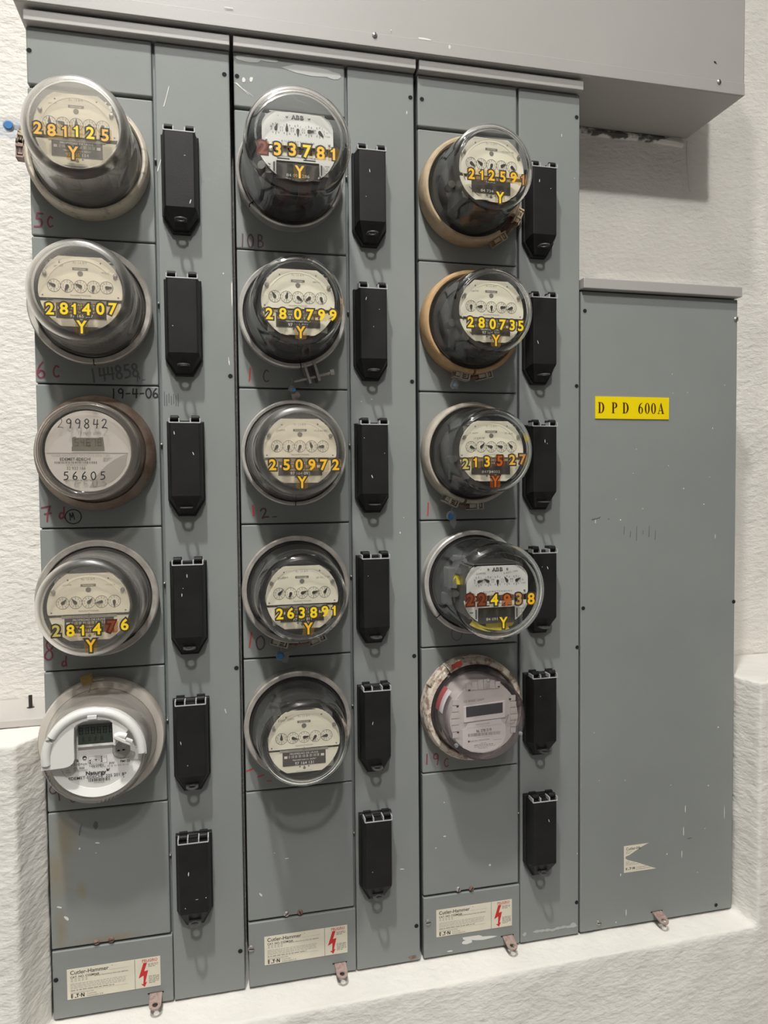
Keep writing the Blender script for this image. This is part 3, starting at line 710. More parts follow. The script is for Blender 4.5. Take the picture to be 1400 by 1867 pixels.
dpf = [(1.0998,-.402),(1.1017,-.4374),(1.1325,-.4359),(1.1876,-.5021,.001,.002),(1.0256,-.542),(1.093,-.5727),(1.0195,-.5866),(1.1818,-.5948),(1.1258,-.616,.0014,.0014),(.9842,-.6342),(1.1697,-.646,.0016,.0012),(1.0395,-.6526),(.9425,-.6741,.001,.004),(.9935,-.6724,.0014,.0014),(1.2128,-.4202),(.9406,-1.0662),(1.2055,-1.0787,.0018,.0016),(.9517,-1.1574),(1.0053,-1.1624),(1.1025,-1.1819),(1.1848,-1.1913,.0014,.0014),(1.1344,-1.2318,.0011,.008),(1.1308,-1.2761,.0012,.010),(1.1275,-1.3192,.0009,.008),(1.2211,-1.2483,.0008,.013),(1.1782,-1.2753),(1.0952,-1.3151,.0012,.002),(1.162,-1.3599),(.9966,-1.3425,.0012,.003),(1.0085,-1.4166,.0009,.007),(.9872,-1.4327,.001,.002),(1.195,-.708,.0008,.005)]
flecks(fc, off, [(p[0], p[1], *(p[2:] if len(p) > 2 else (.0009, .0009))) for p in dpf])
q = MB()
for a in [(.935,-.671,.95,-.668),(.950,-.668,.953,-.666),(.968,-.671,.971,-.670),(1.14,-1.291,1.15,-1.290)]:
    q.prism([(a[0],a[1]-.0012),(a[2],a[3]-.0006),(a[2],a[3]+.0006),(a[0],a[1]+.0012)], .0004, .0004)
for i in range(6): q.prism([(1.0+i*.013,-.70-i%3*.006),(1.0015+i*.013,-.70-i%3*.006),(1.002+i*.013,-.685-i%2*.008),(1.001+i*.013,-.685-i%2*.008)], .0004, .0004)
q.build('scuff_mark', MARKG, fc, off)

# ------------------------------------------------------------------ breaker handles
def hexo(hw, top, straight, tip, tw):   # outline: straight sides, tapering to a blunt tip
    return [(-hw, top), (-hw, straight), (-tw, tip), (tw, tip), (hw, straight), (hw, top)]
def lever_meshes():
    P = {}
    q = MB(); q.loft([(hexo(.0285, 0., -.1245, -.1500, .0135), 0.), (hexo(.0285, 0., -.1245, -.1500, .0135), .0085), (hexo(.0270, -.001, -.124, -.1485, .0125), .0095)])
    P['mounting_base'] = (q, [LEVER], .0005)
    q = MB()
    q.loft([(hexo(.0262, -.002, -.1235, -.1470, .0118), .0093), (hexo(.0258, -.0025, -.1225, -.1452, .0112), .0150), (hexo(.0243, -.003, -.1190, -.1300, .0170), .0250), (hexo(.0218, -.0035, -.1160, -.1190, .0212), .0330), (hexo(.0213, -.004, -.1155, -.1175, .0210), .0340)])
    P['cover'] = (q, [LEVER], .0007)
    q = MB()
    for s in (-1, 1):
        u0 = s*.0158
        q.wbox(u0-.0065, u0+.0065, -.002, .0075, .012, .017, 0)
        M = Matrix.Translation((u0, -.027, .0035)) @ Matrix.Rotation(PI/2, 4, 'Z')
        q.tube([(u0-.0060, -.0265, .0040), (u0+.0060, -.0265, .0040)], .0040, 0, 12)
        q.wbox(u0-.0060, u0+.0060, -.003, .0035, .0150, .0265, 0)
    q.wbox(-.0095, .0095, -.003, .0005, .016, .020, 0)
    P['hinge_clips'] = (q, [LEVER], .0004)
    q = MB()
    for s in (-1, 1):
        for e in (-1, 1):
            u0 = s*.0158+e*.0073
            q.wbox(u0-.0010, u0+.0010, -.0035, .0030, .0160, .0338, 0)
    q.wbox(-.0235, .0235, -.0045, -.0028, .0330, .0343, 0)
    P['hinge_bracket'] = (q, [LEVER_E], .0003)
    q = MB()
    outer = arc(0, .0310, .0095, 0, 180, 14)+[(-.0095, .006), (.0095, .006)]
    hol = arc(0, .0305, .0058, 0, 360, 18)[:-1]
    M = Matrix.Translation((0, 0, -.1355)) @ Matrix(((1,0,0,0),(0,0,-1,0),(0,1,0,0),(0,0,0,1)))
    q.prism(outer, -.0009, .0009, 0, [hol], M=M)
    P['lock_tab'] = (q, [TABM], 0)
    return P
LV = lever_meshes()
proto = None
NUM = [['281125', '281407', '299842', '281476', 'white cover'], ['233781', '280799', '250972', '263891', '97 164 131'], ['212591', '280735', '213527', '224938', '96 378 519']]
ORD = ['left', 'middle', 'right']
lev_m = {}
LX = [.2222, .5235, .8268]
for c in range(3):
    for k in range(6):
        loc = (LX[c], 0.0, -.0575-.2215*k)
        if k < 5:
            lab = 'black breaker handle cover beside the meter marked %s' % NUM[c][k]
            if (c, k) == (0, 4): lab = 'black breaker handle cover beside the white-shielded digital meter'
        else: lab = 'black breaker handle cover beside the tall blank cover of the %s cabinet' % ORD[c]
        t = thing('breaker_handle', loc, lab, 'breaker handle', 'breaker handles')
        for nm, (q, ms, bv) in LV.items():
            if nm not in lev_m:
                o = q.build(nm, ms, t, bevel=bv); lev_m[nm] = o
            else:
                o = lev_m[nm].copy(); COL.objects.link(o); o.parent = t
        # tiny chips of white paint, different on each
        pts = [(random.uniform(-.018, .018), random.uniform(-.11, -.02), .0007, random.choice([.0006, .0008, .003]), random.uniform(-.5, .5)) for _ in range(random.choice([1, 2, 3]))]
        if (c, k) == (0, 0): pts = [(.015, -.109, .0010, .0035, .3), (.008, -.04, .0015, .0004)]
        if (c, k) == (0, 5): pts = [(-.008, -.052, .0010, .0035, .1), (.004, -.095, .0028, .0004), (.018, -.094, .0008, .001), (-.014, -.107, .0008, .0008)]
        flecks(t, (0, 0, 0), pts, -.0341, 'paint_flecks')

# ------------------------------------------------------------------ electricity meters
MX = [.0888, .3921, .6970]
MX0 = [.0888, .3921, .6945]   # centres the sticker places below were measured from
MZ = lambda k: -.1075-.2216*k
STICK = {
 'm11':('281125',[(-.046,-.011),(-.0287,-.0123),(-.0118,-.0122),(.0029,-.0107),(.0205,-.0112),(.0394,-.0124),(-.0022,-.04)]),
 'm12':('281407',[(-.037,-.0299),(-.0191,-.029),(-.0058,-.0289),(.0097,-.0289),(.0278,-.0274),(.0441,-.0266),(.0031,-.0532)]),
 'm14':('281476',[(-.04,-.0294),(-.0217,-.0299),(-.006,-.0301),(.0129,-.0292),(.0323,-.0268),(.0499,-.0251),(.0043,-.0526)]),
 'm21':('233781',[(-.0515,-.0211),(-.0311,-.0212),(-.0101,-.0201),(.0107,-.0206),(.0301,-.0212),(.0486,-.0213),(-.0003,-.0505)]),
 'm22':('280799',[(-.044,-.0236),(-.0245,-.0227),(-.0028,-.0224),(.0155,-.0227),(.0325,-.0224),(.0497,-.0218),(.0013,-.0487)]),
 'm23':('250972',[(-.0426,-.0218),(-.0223,-.0218),(-.0037,-.0219),(.0152,-.0219),(.033,-.022),(.051,-.022),(.0004,-.0477)]),
 'm24':('263891',[(-.0355,-.0212),(-.0194,-.0209),(-.0027,-.021),(.0149,-.0214),(.032,-.0205),(.0461,-.0201),(.0067,-.0451)]),
 'm31':('212591',[(-.0346,-.0182),(-.0175,-.0186),(-.0015,-.0176),(.0172,-.0178),(.0357,-.0174),(.0515,-.0195),(.0127,-.0502)]),
 'm32':('280735',[(-.0369,-.0229),(-.019,-.0233),(-.0004,-.0244),(.0163,-.0248),(.0326,-.0246),(.0472,-.0252),(.005,-.0496)]),
 'm33':('213527',[(-.0463,-.0212),(-.0298,-.0189),(-.0104,-.0178),(.0109,-.0166),(.0321,-.015),(.0499,-.0143),(.0032,-.0491)]),
 'm34':('224938',[(-.0495,-.0092),(-.0307,-.0093),(-.0102,-.0106),(.0108,-.0118),(.0303,-.0109),(.051,-.0116),(.0048,-.047)]),
}
Y_ = (.86, .60, .015); O_ = (.82, .45, .015); A_ = (.72, .40, .05); R_ = (.20, .045, .010); RO = (.40, .10, .010); BO = (.52, .24, .06); PO = (.50, .42, .11); OB = (.45, .25, .08)
BR = (.30, .17, .045)
SCOL = {'m11': [A_]*3+[Y_]*2+[A_, A_], 'm12': [Y_]*7, 'm14': [PO, Y_, Y_, Y_, R_, Y_, O_], 'm21': [R_, O_, O_, Y_, O_, O_, O_], 'm22': [Y_]*6+[O_],
        'm23': [O_]*7, 'm24': [Y_]*6+[O_], 'm31': [O_]*5+[BO, Y_], 'm32': [Y_]*6+[O_], 'm33': [PO, O_, O_, RO, A_, BO, RO], 'm34': [R_, R_, Y_, RO, OB, O_, Y_]}
def film_mat(col, al):
    n = 'sticker_film_%d_%d' % (round(col[0]*1000), round(al*100))
    if n in MATS: return MATS[n]
    m = bpy.data.materials.new(n); m.use_nodes = True; nt = m.node_tree; nt.nodes.clear()
    out = nt.nodes.new('ShaderNodeOutputMaterial'); tr = nt.nodes.new('ShaderNodeBsdfTransparent'); df = nt.nodes.new('ShaderNodeBsdfDiffuse')
    tr.inputs[0].default_value = (.93, .84, .66, 1); df.inputs[0].default_value = (*col, 1)
    mx = nt.nodes.new('ShaderNodeMixShader'); mx.inputs[0].default_value = al
    nt.links.new(tr.outputs[0], mx.inputs[1]); nt.links.new(df.outputs[0], mx.inputs[2]); nt.links.new(mx.outputs[0], out.inputs[0])
    MATS[n] = m; return m
def stick_mat(col):
    return mat('sticker_%d_%d' % (round(col[0]*100), round(col[1]*100)), col, .4)
def fat_outline(ch, r):
    return None
def sticker(parent, ch, u, v, w, col, h=.0168, rot=0.):
    q = MB()
    red = col in (R_, RO)
    q.prism([(u+x, v+y) for x, y in rrect(-.0085, .0085, -h*.60, h*.60, .003)], w, w, 2)
    if ch == '1':       # a one with a flag
        P = lambda e: [(u+x*h, v+(y-.5)*h) for x, y in ((-.06-e, -e), (.14+e, -e), (.14+e, 1.+e), (-.02-e, 1.+e), (-.08-e, .86+e*.3), (-.24-e, .80+e*.4), (-.24-e, .67-e), (-.06-e, .69-e))]
        q.prism(P(.115), w+.0002, w+.0002, 1); q.prism(P(.0), w+.0004, w+.0004, 0)
    else:
        sx = .8 if ch == 'Y' else 1.0
        q.text(ch, u, v, h, w+.0002, 1, 'C', .122, sx, rot)
        q.text(ch, u, v, h, w+.0004, 0, 'C', .026, sx, rot)
    fm = film_mat((.26, .06, .012), .62) if red else film_mat((.42, .24, .06), .10 if col is Y_ else .24)
    o = q.build('number_sticker', [stick_mat(col), MAROON if red else INK, fm], parent, normals=False)
    return o

def glass_profile(R0, steps, h, rf, cr, th=.0024):
    """outer skin from the flange to the middle of the front, then the inner skin back"""
    out = [(R0, .021), (R0, .029), (steps[0][0]+.0012, .0315)]+[s for s in steps]
    out += [(rf-cr+cr*math.cos(a*PI/12), h-cr+cr*math.sin(a*PI/12)) for a in range(0, 7)]
    out += [((rf-cr)*.5, h+.0006), (0, h+.0010)]
    inn = [(max(r-th, 0), w-(th if w > h-cr-.001 else 0)) for r, w in out[2:]][::-1]
    return out+inn+[(R0-.004, .021)]
SCH_GLASS = glass_profile(.0770, [(.0742, .034), (.0735, .055), (.0715, .058), (.0705, .085)], .122, .0672, .010)
SCH_GLASS_B = glass_profile(.0770, [(.0742, .034), (.0738, .052), (.0722, .055), (.0718, .085)], .122, .0700, .010)
ABB_GLASS = glass_profile(.0790, [(.0775, .034), (.0775, .10)], .150, .0770, .014, .003)
def rim_faces(q, L):
    """the rounded corner between the side and the front of the cover is thick glass that bends the light"""
    no = (L-1+2)//2          # outer skin has two more points than the inner one
    c0, c1 = no-2-7, no-2-1   # outer corner points
    ii = lambda i: L-2-(i-2)  # same point on the inner skin
    rim = set(range(c0, c1)) | set(range(ii(c1), ii(c0)))
    for k in range(len(q.f)):
        if k % L in rim: q.mi[k] = 1
shared = {}
def shared_mesh(key, fn):
    """first time builds the mesh on its parent, later only links another object to the same mesh"""
    def make(name, parent, loc=(0, 0, 0), rot=(0, 0, 0)):
        if key not in shared:
            o = fn(name, parent); shared[key] = o.data
        else:
            o = bpy.data.objects.new(name, shared[key]); COL.objects.link(o); o.parent = parent
        o.location = loc; o.rotation_euler = rot
        return o
    return make
def ring_part(t, R, ri, mats, prof='thin', a_gap=None, gap=.0):
    q = MB()
    if prof == 'thin': p = [(ri, .006), (ri, .0270), (ri+.0010, .0305), (R-.0020, .0320), (R, .0300), (R, .0245), (R-.002, .022), (R-.002, .004), (R-.002, .0005), (ri, .0005)]
    else: p = [(ri, .006), (ri, .0290), (ri+.0020, .0325), (R-.0045, .0325), (R-.001, .0290), (R, .0240), (R, .0020), (R-.001, .0005), (ri, .0005)]
    if a_gap is None: q.lathe(p, 96, 0, True)
    else: q.lathe(p, 92, 0, True, math.radians(a_gap)+gap/2, math.radians(a_gap)-gap/2+2*PI)
    o = q.build('mounting_ring', mats, t)
    return o
def clip_part(t, R, ang, m, name='ring_clip', flip=1):
    """folded bracket with slots on the rim of the ring"""
    a = math.radians(ang)
    M = Matrix.Rotation(-(a-PI/2), 4, 'Y') @ Matrix.Scale(1.35, 4, (1, 0, 0))     # local +v points out along the rim angle
    q = MB()
    q.wbox(-.0105, .0105, R-.0035, R+.0095, .010, .0125, 0, M)
    q.wbox(-.0105, .0105, R-.0035, R-.0015, .010, .0300, 0, M)
    q.wbox(-.0105, .0105, R+.0080, R+.0098, .010, .0250, 0, M)
    q.wbox(-.0105, -.0085, R-.0030, R+.0090, .010, .0270, 0, M)
    q.wbox(.0020*flip-.0012, .0020*flip+.0012, R-.0030, R+.0090, .010, .0285, 0, M)
    q.wbox(-.0070, .0085, R+.0000, R+.0065, .0245, .0265, 0, M)
    q.wbox(-.0052, .0000, R+.0012, R+.0026, .0266, .0268, 1, M); q.wbox(-.0052, .0000, R+.0042, R+.0056, .0266, .0268, 1, M)
    return q.build(name, [m, BLACKHOLE], t, bevel=.0005)
def bolt_part(t, R, ang, L, m=RUST):
    a = math.radians(ang); M = Matrix.Rotation(-(a-PI/2), 4, 'Y')
    q = MB(); q.tube([(-L, -.019, R+.004), (L, -.019, R+.004)], .0028, 0, 10, M)
    return q.build('clamp_bolt', m, t)
def notch_part(t, R, ang):
    a = math.radians(ang); M = Matrix.Rotation(-(a-PI/2), 4, 'Y')
    q = MB(); q.wbox(-.0006, .0006, R-.0075, R+.0004, .0200, .0326, 0, M)
    return q.build('ring_joint', BLACKHOLE, t)
def base_fn(name, p):
    q = MB(); q.lathe([(0, .016), (.0785, .016), (.0795, .013), (.0795, .0004)], 64, 0)
    return q.build(name, BLACK, p, merge=True)
def gasket_fn(name, p):
    q = MB(); q.lathe([(.0795, .014), (.0795, .0225), (.0780, .0235), (.0775, .019), (.0745, .0185), (.0735, .0215), (.072, .0185), (.070, .0165)], 72, 0)
    return q.build(name, DARK, p)
mk_base = shared_mesh('base', base_fn); mk_gasket = shared_mesh('gasket', gasket_fn)
def mech_fn(top):
    def f(name, p):
        q = MB()
        q.lathe([(0, .034), (.052, .034), (.056, .030), (.058, .0155)], 40, 0)                     # back casting
        q.wbox(-.046, -.036, -.045, .040, .030, top-.006, 1); q.wbox(.036, .046, -.045, .040, .030, top-.006, 1)
        q.wbox(-.046, .046, .030, .040, .030, .060, 1)
        q.wbox(-.034, .034, .014, .044, .045, top-.004, 2)                                          # register box
        q.wbox(-.030, .030, -.052, -.022, .028, .072, 2)                                            # coil stack
        q.wbox(-.026, -.006, -.056, -.018, .034, .080, 3); q.wbox(.006, .026, -.056, -.018, .034, .080, 3)
        q.wbox(-.040, .040, .0415, .0435, .060, top-.003, 1)
        for s in (-1, 1): q.tube([(s*.041, -(top-.001), .022), (s*.041, -.06, .022)], .003, 1, 10)
        for s in (-1, 1): q.lathe([(0, .068), (.006, .068), (.007, .050)], 16, 1, cu=s*.052, cv=-.012)
        return q.build(name, [DARK, BRASS, BLACK, DARKRED], p)
    return f
mk_mech = shared_mesh('mech', mech_fn(.106)); mk_mech_abb = shared_mesh('mech_abb', mech_fn(.132))
def rotor_fn(name, p):
    q = MB(); M = Matrix.Translation((0, -.058, -.0125)) @ Matrix.Rotation(PI/2, 4, 'X')
    q.lathe([(0, .0006), (.044, .0006), (.044, -.0006), (0, -.0006)], 48, 0, M=M)
    return q.build(name, CHROME, p, merge=True)
mk_rotor = shared_mesh('rotor', rotor_fn)
PW = .107
def sch_upper(name, p):
    R = .0552
    a_top = math.degrees(math.asin(.0475/R)); a_bot = -math.degrees(math.asin(.0105/R))
    poly = arc(0, 0, R, a_bot+2, a_top, 20)+arc(0, 0, R, 180-a_top, 180-a_bot-2, 20)
    bl = [(-R*.982+.001, -.0105), (R*.982-.001, -.0105)]
    q = MB(); q.prism(poly+bl, PW-.0012, PW, 0)
    q.prism(arc(0, -.004, .047, 12, 168, 28)+arc(0, -.004, .0462, 168, 12, 28), PW, PW+.0005, 0)
    return q.build(name, PLATE, p)
def sch_lower(name, p):
    R = .0552
    a0 = -math.degrees(math.asin(.0145/R)); a1 = -math.degrees(math.asin(.0485/R))
    poly = arc(0, 0, R, a0, a1, 16)+arc(0, 0, R, -180-a1, -180-a0, 16)
    q = MB(); q.prism(poly, PW-.0035, PW-.0025, 0)
    return q.build(name, PLATE, p)
def dial_print(q, n, pitch, v0, r, w, circ, flipfirst=False):
    for i in range(n):
        u = (i-(n-1)/2)*pitch
        if circ:
            q.ring(u, v0, r-.00028, r+.00022, w, 0, 36)
            for a in range(10):
                b = a*PI/5; q.strokes([[(r*.86*math.sin(b), r*.86*math.cos(b)), (r*math.sin(b), r*math.cos(b))]], u, v0+.5, 1., w, .0003, 0)
        for d in range(10):
            s = -1 if i % 2 else 1
            a = PI/2-s*d*2*PI/10
            q.text(str(d), u+(r*.68 if circ else r*.86)*math.cos(a), v0+(r*.68 if circ else r*.86)*math.sin(a), .0025 if circ else .0028, w, 1 if circ else 0, 'C', .0, .9)
def sch_print(name, p):
    q = MB(); w = PW+.0003
    dial_print(q, 5, .0172, .0063, .0086, w, True)
    q.wbox(-.0102, .0102, .0287, .0322, PW, w, 1)
    q.text('Schlumberger', 0, .0305, .0019, w+.0001, 2, 'C', .01, .95)
    q.disc(0, .0240, .0037, w, 1)
    q.text('KILOWATTHOURS', 0, -.0062, .0019, w, 1, 'C', 0, 1.15)
    q.text('Rr 13 8/9', 0, .0392, .0030, w, 3, 'C', 0, 1.1)
    for u, v in ((-.027, .0385), (.027, .0395), (-.0495, -.0072), (.0495, -.0072)): q.disc(u, v, .0012, w, 1, 12)
    q.wbox(-.0002, .0002, -.0105, -.0085, PW, w, 0)
    return q.build(name, [INK, INKG, PLATE, INKM], p)
def knob_fn(name, p):
    q = MB(); q.lathe([(0, .0045), (.0022, .0043), (.0030, .0030), (.0030, -.001)], 16, 0)
    return q.build(name, STEEL, p)
def pointer_fn(name, p):
    q = MB(); q.prism([(0, .0082), (.0014, .0035), (.0022, .0004), (.0016, -.0016), (0, -.0022), (-.0016, -.0016), (-.0022, .0004), (-.0014, .0035)], 0, .0009, 0)
    return q.build(name, INK, p)
mk_up = shared_mesh('sch_up', sch_upper); mk_lo = shared_mesh('sch_lo', sch_lower); mk_print = shared_mesh('sch_print', sch_print)
mk_knob = shared_mesh('knob', knob_fn); mk_ptr = shared_mesh('ptr', pointer_fn)
def nameplate(t, serial, old=False, dark=True):
    w = PW-.0018
    q = MB(); q.wbox(-.033, .033, -.0375, -.0165, PW-.0024, w, 0)
    n = q.build('nameplate', NAMEP, t)
    q = MB(); w += .0003
    if old:
        q.text('I.R.H.E.', 0, -.0195, .0024, w, 0, 'C', 0, 1.6)
        q.text(serial, 0, -.0335, .0040, w, 0, 'C', .01, 1.35)
    else:
        q.text('PROPIEDAD DE I.R.H.E.', 0, -.0190, .0026, w, 0, 'C', .008, 1.15)
        for i in range(34):
            if i % 4 != 2: q.wbox(-.0240+i*.0014, -.0232+i*.0014+.0003*(i % 3), -.0256, -.0214, w, w+1e-5, 1)
        q.wbox(-.0305, -.0258, -.0256, -.0218, w, w+1e-5, 0); q.wbox(.0255, .0305, -.0256, -.0218, w, w+1e-5, 0)
        q.text('*0010'+serial.replace(' ', '')+' 0695*', 0, -.0290, .0022, w, 0, 'C', .008, 1.25)
        q.text(serial, 0, -.0342, .0042, w, 0, 'C', .012, 1.08)
    q.build('printed_serial', [WHITEINK, INKM], n)
    q = MB()
    q.wbox(-.037, .037, -.0160, -.0122, PW-.0022, PW-.0018, 0)
    q.text('CL 200 120V 3W TYPE MS 60Hz TA 30 Kh 7.2', 0, -.0141, .0018, PW-.0016, 1, 'C', .0, .95)
    q.disc(0, -.0141, .0010, PW-.0015, 1, 12)
    q.build('rating_strip', [INKM, INKG], n)
    q = MB(); w = PW-.0022
    q.prism(arc(0, -.0422, .0022, 180, 360, 10)+[(0, -.0385)], w, w, 0)
    q.disc(-.0068, -.0400, .0013, w, 0, 12); q.disc(.0068, -.0400, .0013, w, 0, 12)
    q.text('MEDIDOR DE KILOWATTHORAS', 0, -.0468, .0012, w, 1, 'C', 0, 1.)
    q.build('plate_holes', [INKG, INKM], n)
    return n
def schlumberger(c, k, label, ringspec, serial, ptrs, glass=GLASS, prof=SCH_GLASS, old=False, stamps=(), tilt=(0, 0), glabel=None):
    key = 'm%d%d' % (c+1, k+1)
    t = thing('electricity_meter', (MX[c], 0, MZ(k)), label, 'electricity meter', 'electricity meters', (math.radians(tilt[1]), 0, math.radians(tilt[0])))
    ringspec(t)
    mk_base('meter_base', t); mk_gasket('gasket', t); mk_mech('meter_frame', t); mk_rotor('rotor_disc', t)
    up = mk_up('dial_plate', t); up['label'] = 'ivory plate with five dials'
    mk_print('dial_printing', up)
    for i, a in enumerate(ptrs):
        mk_ptr('dial_pointer', up, ((i-2)*.0172, -(PW+.0006), .0063), (0, math.radians(a), 0))
    for s in (-1, 1): mk_knob('plate_knob', up, (s*.0462, -PW, .0225))
    if stamps:
        q = MB()
        for s, u, v, h, rot in stamps: q.text(s, u, v, h, PW+.0003, 0, 'C', 0, 1.2, math.radians(rot))
        q.build('stamped_text', INKG, up)
    mk_lo('lower_plate', t)
    nameplate(t, serial, old)
    q = MB(); q.lathe(prof, 80, 0, True); rim_faces(q, len(prof))
    g = q.build('glass_cover', [glass, GLASS_RIM if glass is GLASS else GLASS_RIM_M], t, merge=True)
    g['label'] = glabel or 'clear glass cover'
    if key in STICK:
        s, pos = STICK[key]
        hh = .122+.0022
        for i, ch in enumerate(s+'Y'):
            u, v = pos[i]; u += MX0[c]-MX[c]-.123*math.radians(tilt[0]); o = sticker(t, ch, u, v, hh, SCOL[key][i], .0150 if ch != 'Y' else .0165)
    return t
R_ANY = lambda R, ri, m, prof='thin', **kw: (lambda t: ring_part(t, R, ri, m, prof, **kw))
def ring_m11(t):
    o = ring_part(t, .0878, .0785, CREAM, 'fat'); clip_part(t, .0885, 178, RUSTTAB)
    clip_part(t, .0885, 168, TAN)
def ring_notch(R, ri, m, a): 
    def f(t): ring_part(t, R, ri, m, 'thin'); notch_part(t, R, a)
    return f
def ring_m22(t):
    ring_part(t, .0858, .0782, CHROME, 'thin'); notch_part(t, .0858, -82)
    q = MB()
    for a, tl in ((-78, -.10), (-67, .12)):
        M = Matrix.Rotation(-(math.radians(a)-PI/2), 4, 'Y') @ Matrix.Translation((0, 0, .083)) @ Matrix.Rotation(tl, 4, 'Y')
        q.wbox(-.0022, .0022, -.002, .031, .004, .036, 0, M)
    q.build('clamp_ears', STEEL, t, bevel=.0006)
    q = MB(); q.tube([(.001, -.022, -.1065), (.064, -.022, -.0900)], .0030, 0, 10); q.tube([(.060, -.022, -.0910), (.0665, -.022, -.0893)], .0052, 0, 6)
    q.build('clamp_screw', STEEL, t)
def ring_clips(R, ri, m, prof, a1, a2, gap_a, cm=None, gap=.05):
    def f(t):
        ring_part(t, R, ri, m, prof, gap_a, gap)
        clip_part(t, R, a1, cm or m, flip=1); clip_part(t, R, a2, cm or m, flip=-1); bolt_part(t, R, gap_a, .017)
    return f
def ring_m31(t):
    ring_part(t, .0885, .0785, TAN, 'fat', -40, .50)
    clip_part(t, .0890, -23, TAN); clip_part(t, .0890, -57, TAN, flip=-1)
    q = MB(); q.lathe([(.080, .004), (.080, .020), (.089, .020), (.089, .004)], 20, 0, True, math.radians(-55), math.radians(-25))
    q.build('inner_band', DARKRED, t); bolt_part(t, .0900, -40, .022)
schlumberger(0, 0, 'glass electricity meter with yellow sticker number 281125, top of left cabinet', ring_m11, '97 165 114', (0, 285, 0, 150, 205), GLASS_HAZY, SCH_GLASS_B, stamps=(('281125', -.030, .0325, .0022, 5),), glabel='milky worn cover')
schlumberger(0, 1, 'glass electricity meter with yellow sticker number 281407, second down left cabinet', ring_notch(.0885, .0790, CHROME_D, -88), '97 165 507', (298, 205, 298, 195, 85), GLASS_HAZY2, SCH_GLASS_B, stamps=(('281407', -.028, .0335, .0024, 6), ('19 DIC', .033, .0265, .0022, -4)), glabel='slightly milky cover')
schlumberger(0, 3, 'glass electricity meter with sticker number 281476, its 7 dark red', R_ANY(.0890, .0790, CHROME_D), '97 165 476', (45, 318, 45, 262, 180), GLASS_HAZY2, SCH_GLASS_B, stamps=(('281476', -.028, .0315, .0022, 4), ('17 OCT', .030, .0300, .0022, -3)), glabel='slightly milky cover')
schlumberger(1, 1, 'glass electricity meter with yellow sticker number 280799, screw clamp below its ring', ring_m22, '97 165 087', (330, 15, 125, 235, 160), stamps=(('280799', .028, .0300, .0022, -4),))
schlumberger(1, 2, 'glass electricity meter with orange sticker number 250972', ring_notch(.0848, .0785, CHROME, -90), '97 164 092', (215, 190, 205, 340, 268), GLASS_HAZY2, stamps=(('250972', -.029, .0300, .0026, 4), ('15 JUN 00', .031, .0300, .0026, 0)))
schlumberger(1, 3, 'glass electricity meter with yellow sticker number 263891, blue seal below', ring_clips(.0876, .0792, CHROME_D, 'thin', -108, -68, -88, BEIGE_GREY, .02), '97 163 891', (45, 200, 68, 72, 30), stamps=(('263891', -.029, .0300, .0032, 4), ('20 OCT 00', .032, .0290, .0026, 2)))
schlumberger(1, 4, 'glass electricity meter without stickers, white serial 97 164 131 on dark plate', R_ANY(.0880, .0792, CHROME_D), '97 164 131', (358, 105, 82, 218, 262), stamps=(('1 4 DIC 2000', -.0290, .0345, .0030, 6),))
schlumberger(2, 0, 'glass electricity meter with orange sticker number 212591 in a tan ring', ring_m31, '84 734 064', (125, 305, 200, 62, 130), old=True, tilt=(1.6, 0), stamps=(('12 MAY 00', .028, .0290, .0026, 0),))
schlumberger(2, 1, 'glass electricity meter with yellow sticker number 280735 in an orange-tan ring', ring_clips(.0880, .0785, ORANGE_TAN, 'fat', -102, -76, -89, BEIGE_GREY, .05), '97 165 735', (180, 266, 180, 80, 252), tilt=(1.0, 0), stamps=(('280735', -.028, .0300, .0026, 4),))
schlumberger(2, 2, 'glass electricity meter with sticker number 213527 in mixed orange tones', ring_clips(.0872, .0785, BEIGE_GREY, 'fat', -116, -87, -101, BEIGE_GREY, .06), '84734002', (115, 42, 290, 288, 318), old=True, tilt=(.5, 0), stamps=(('9 NOV', -.029, .0280, .0026, 4), ('27 ABR', .030, .0280, .0026, -3), ('17 JUN 87', -.020, .0200, .0026, 3)))

# ---- the two meters with rounded white dial plates
AW = .134
def abb_upper(name, p):
    q = MB()
    poly = [(-.0505, -.006)]
    out = arc(.046, -.001, .0055, -90, 0, 6)+arc(.030, .0185, .0215, 5, 90, 10)+arc(-.030, .0185, .0215, 90, 175, 10)+arc(-.046, -.001, .0055, 180, 270, 6)
    q.prism(out, AW-.0012, AW, 0); return q.build(name, PLATEW, p)
def abb_print(name, p):
    q = MB(); w = AW+.0003
    dial_print(q, 5, .0158, .0160, .0080, w, False)
    for i in range(5):
        u = (i-2)*.0158-.0008
        for a in range(0, 360, 20): q.disc(u+.0008+.0050*math.cos(math.radians(a)), .0160+.0050*math.sin(math.radians(a)), .0003, w, 1, 6)
    # blocky three-letter mark, cut by thin light lines
    for i, ch in enumerate('ABB'):
        q.text(ch, -.0058+i*.0060, .0340, .0058, w, 0, 'C', .06, .95)
    q.wbox(-.010, .010, .0338, .0341, w, w+.0001, 2)
    for u in (-.0055, -.0005, .0005, .0062): q.wbox(u-.00012, u+.00012, .0305, .0375, w, w+.0001, 2)
    q.text('K I L O W A T T H O U R S', 0, -.0005, .0022, w, 0, 'C', 0, 1.25)
    q.text('Rr', .0430, .0165, .0022, w, 1, 'C'); q.text('13 8/9', .0430, .0110, .0022, w, 1, 'C')
    q.wbox(-.0002, .0002, -.0062, -.0035, w, w+1e-5, 0)
    q.disc(-.028, .0345, .0006, w, 1, 8)
    return q.build(name, [INK, INKG, PLATEW], p)
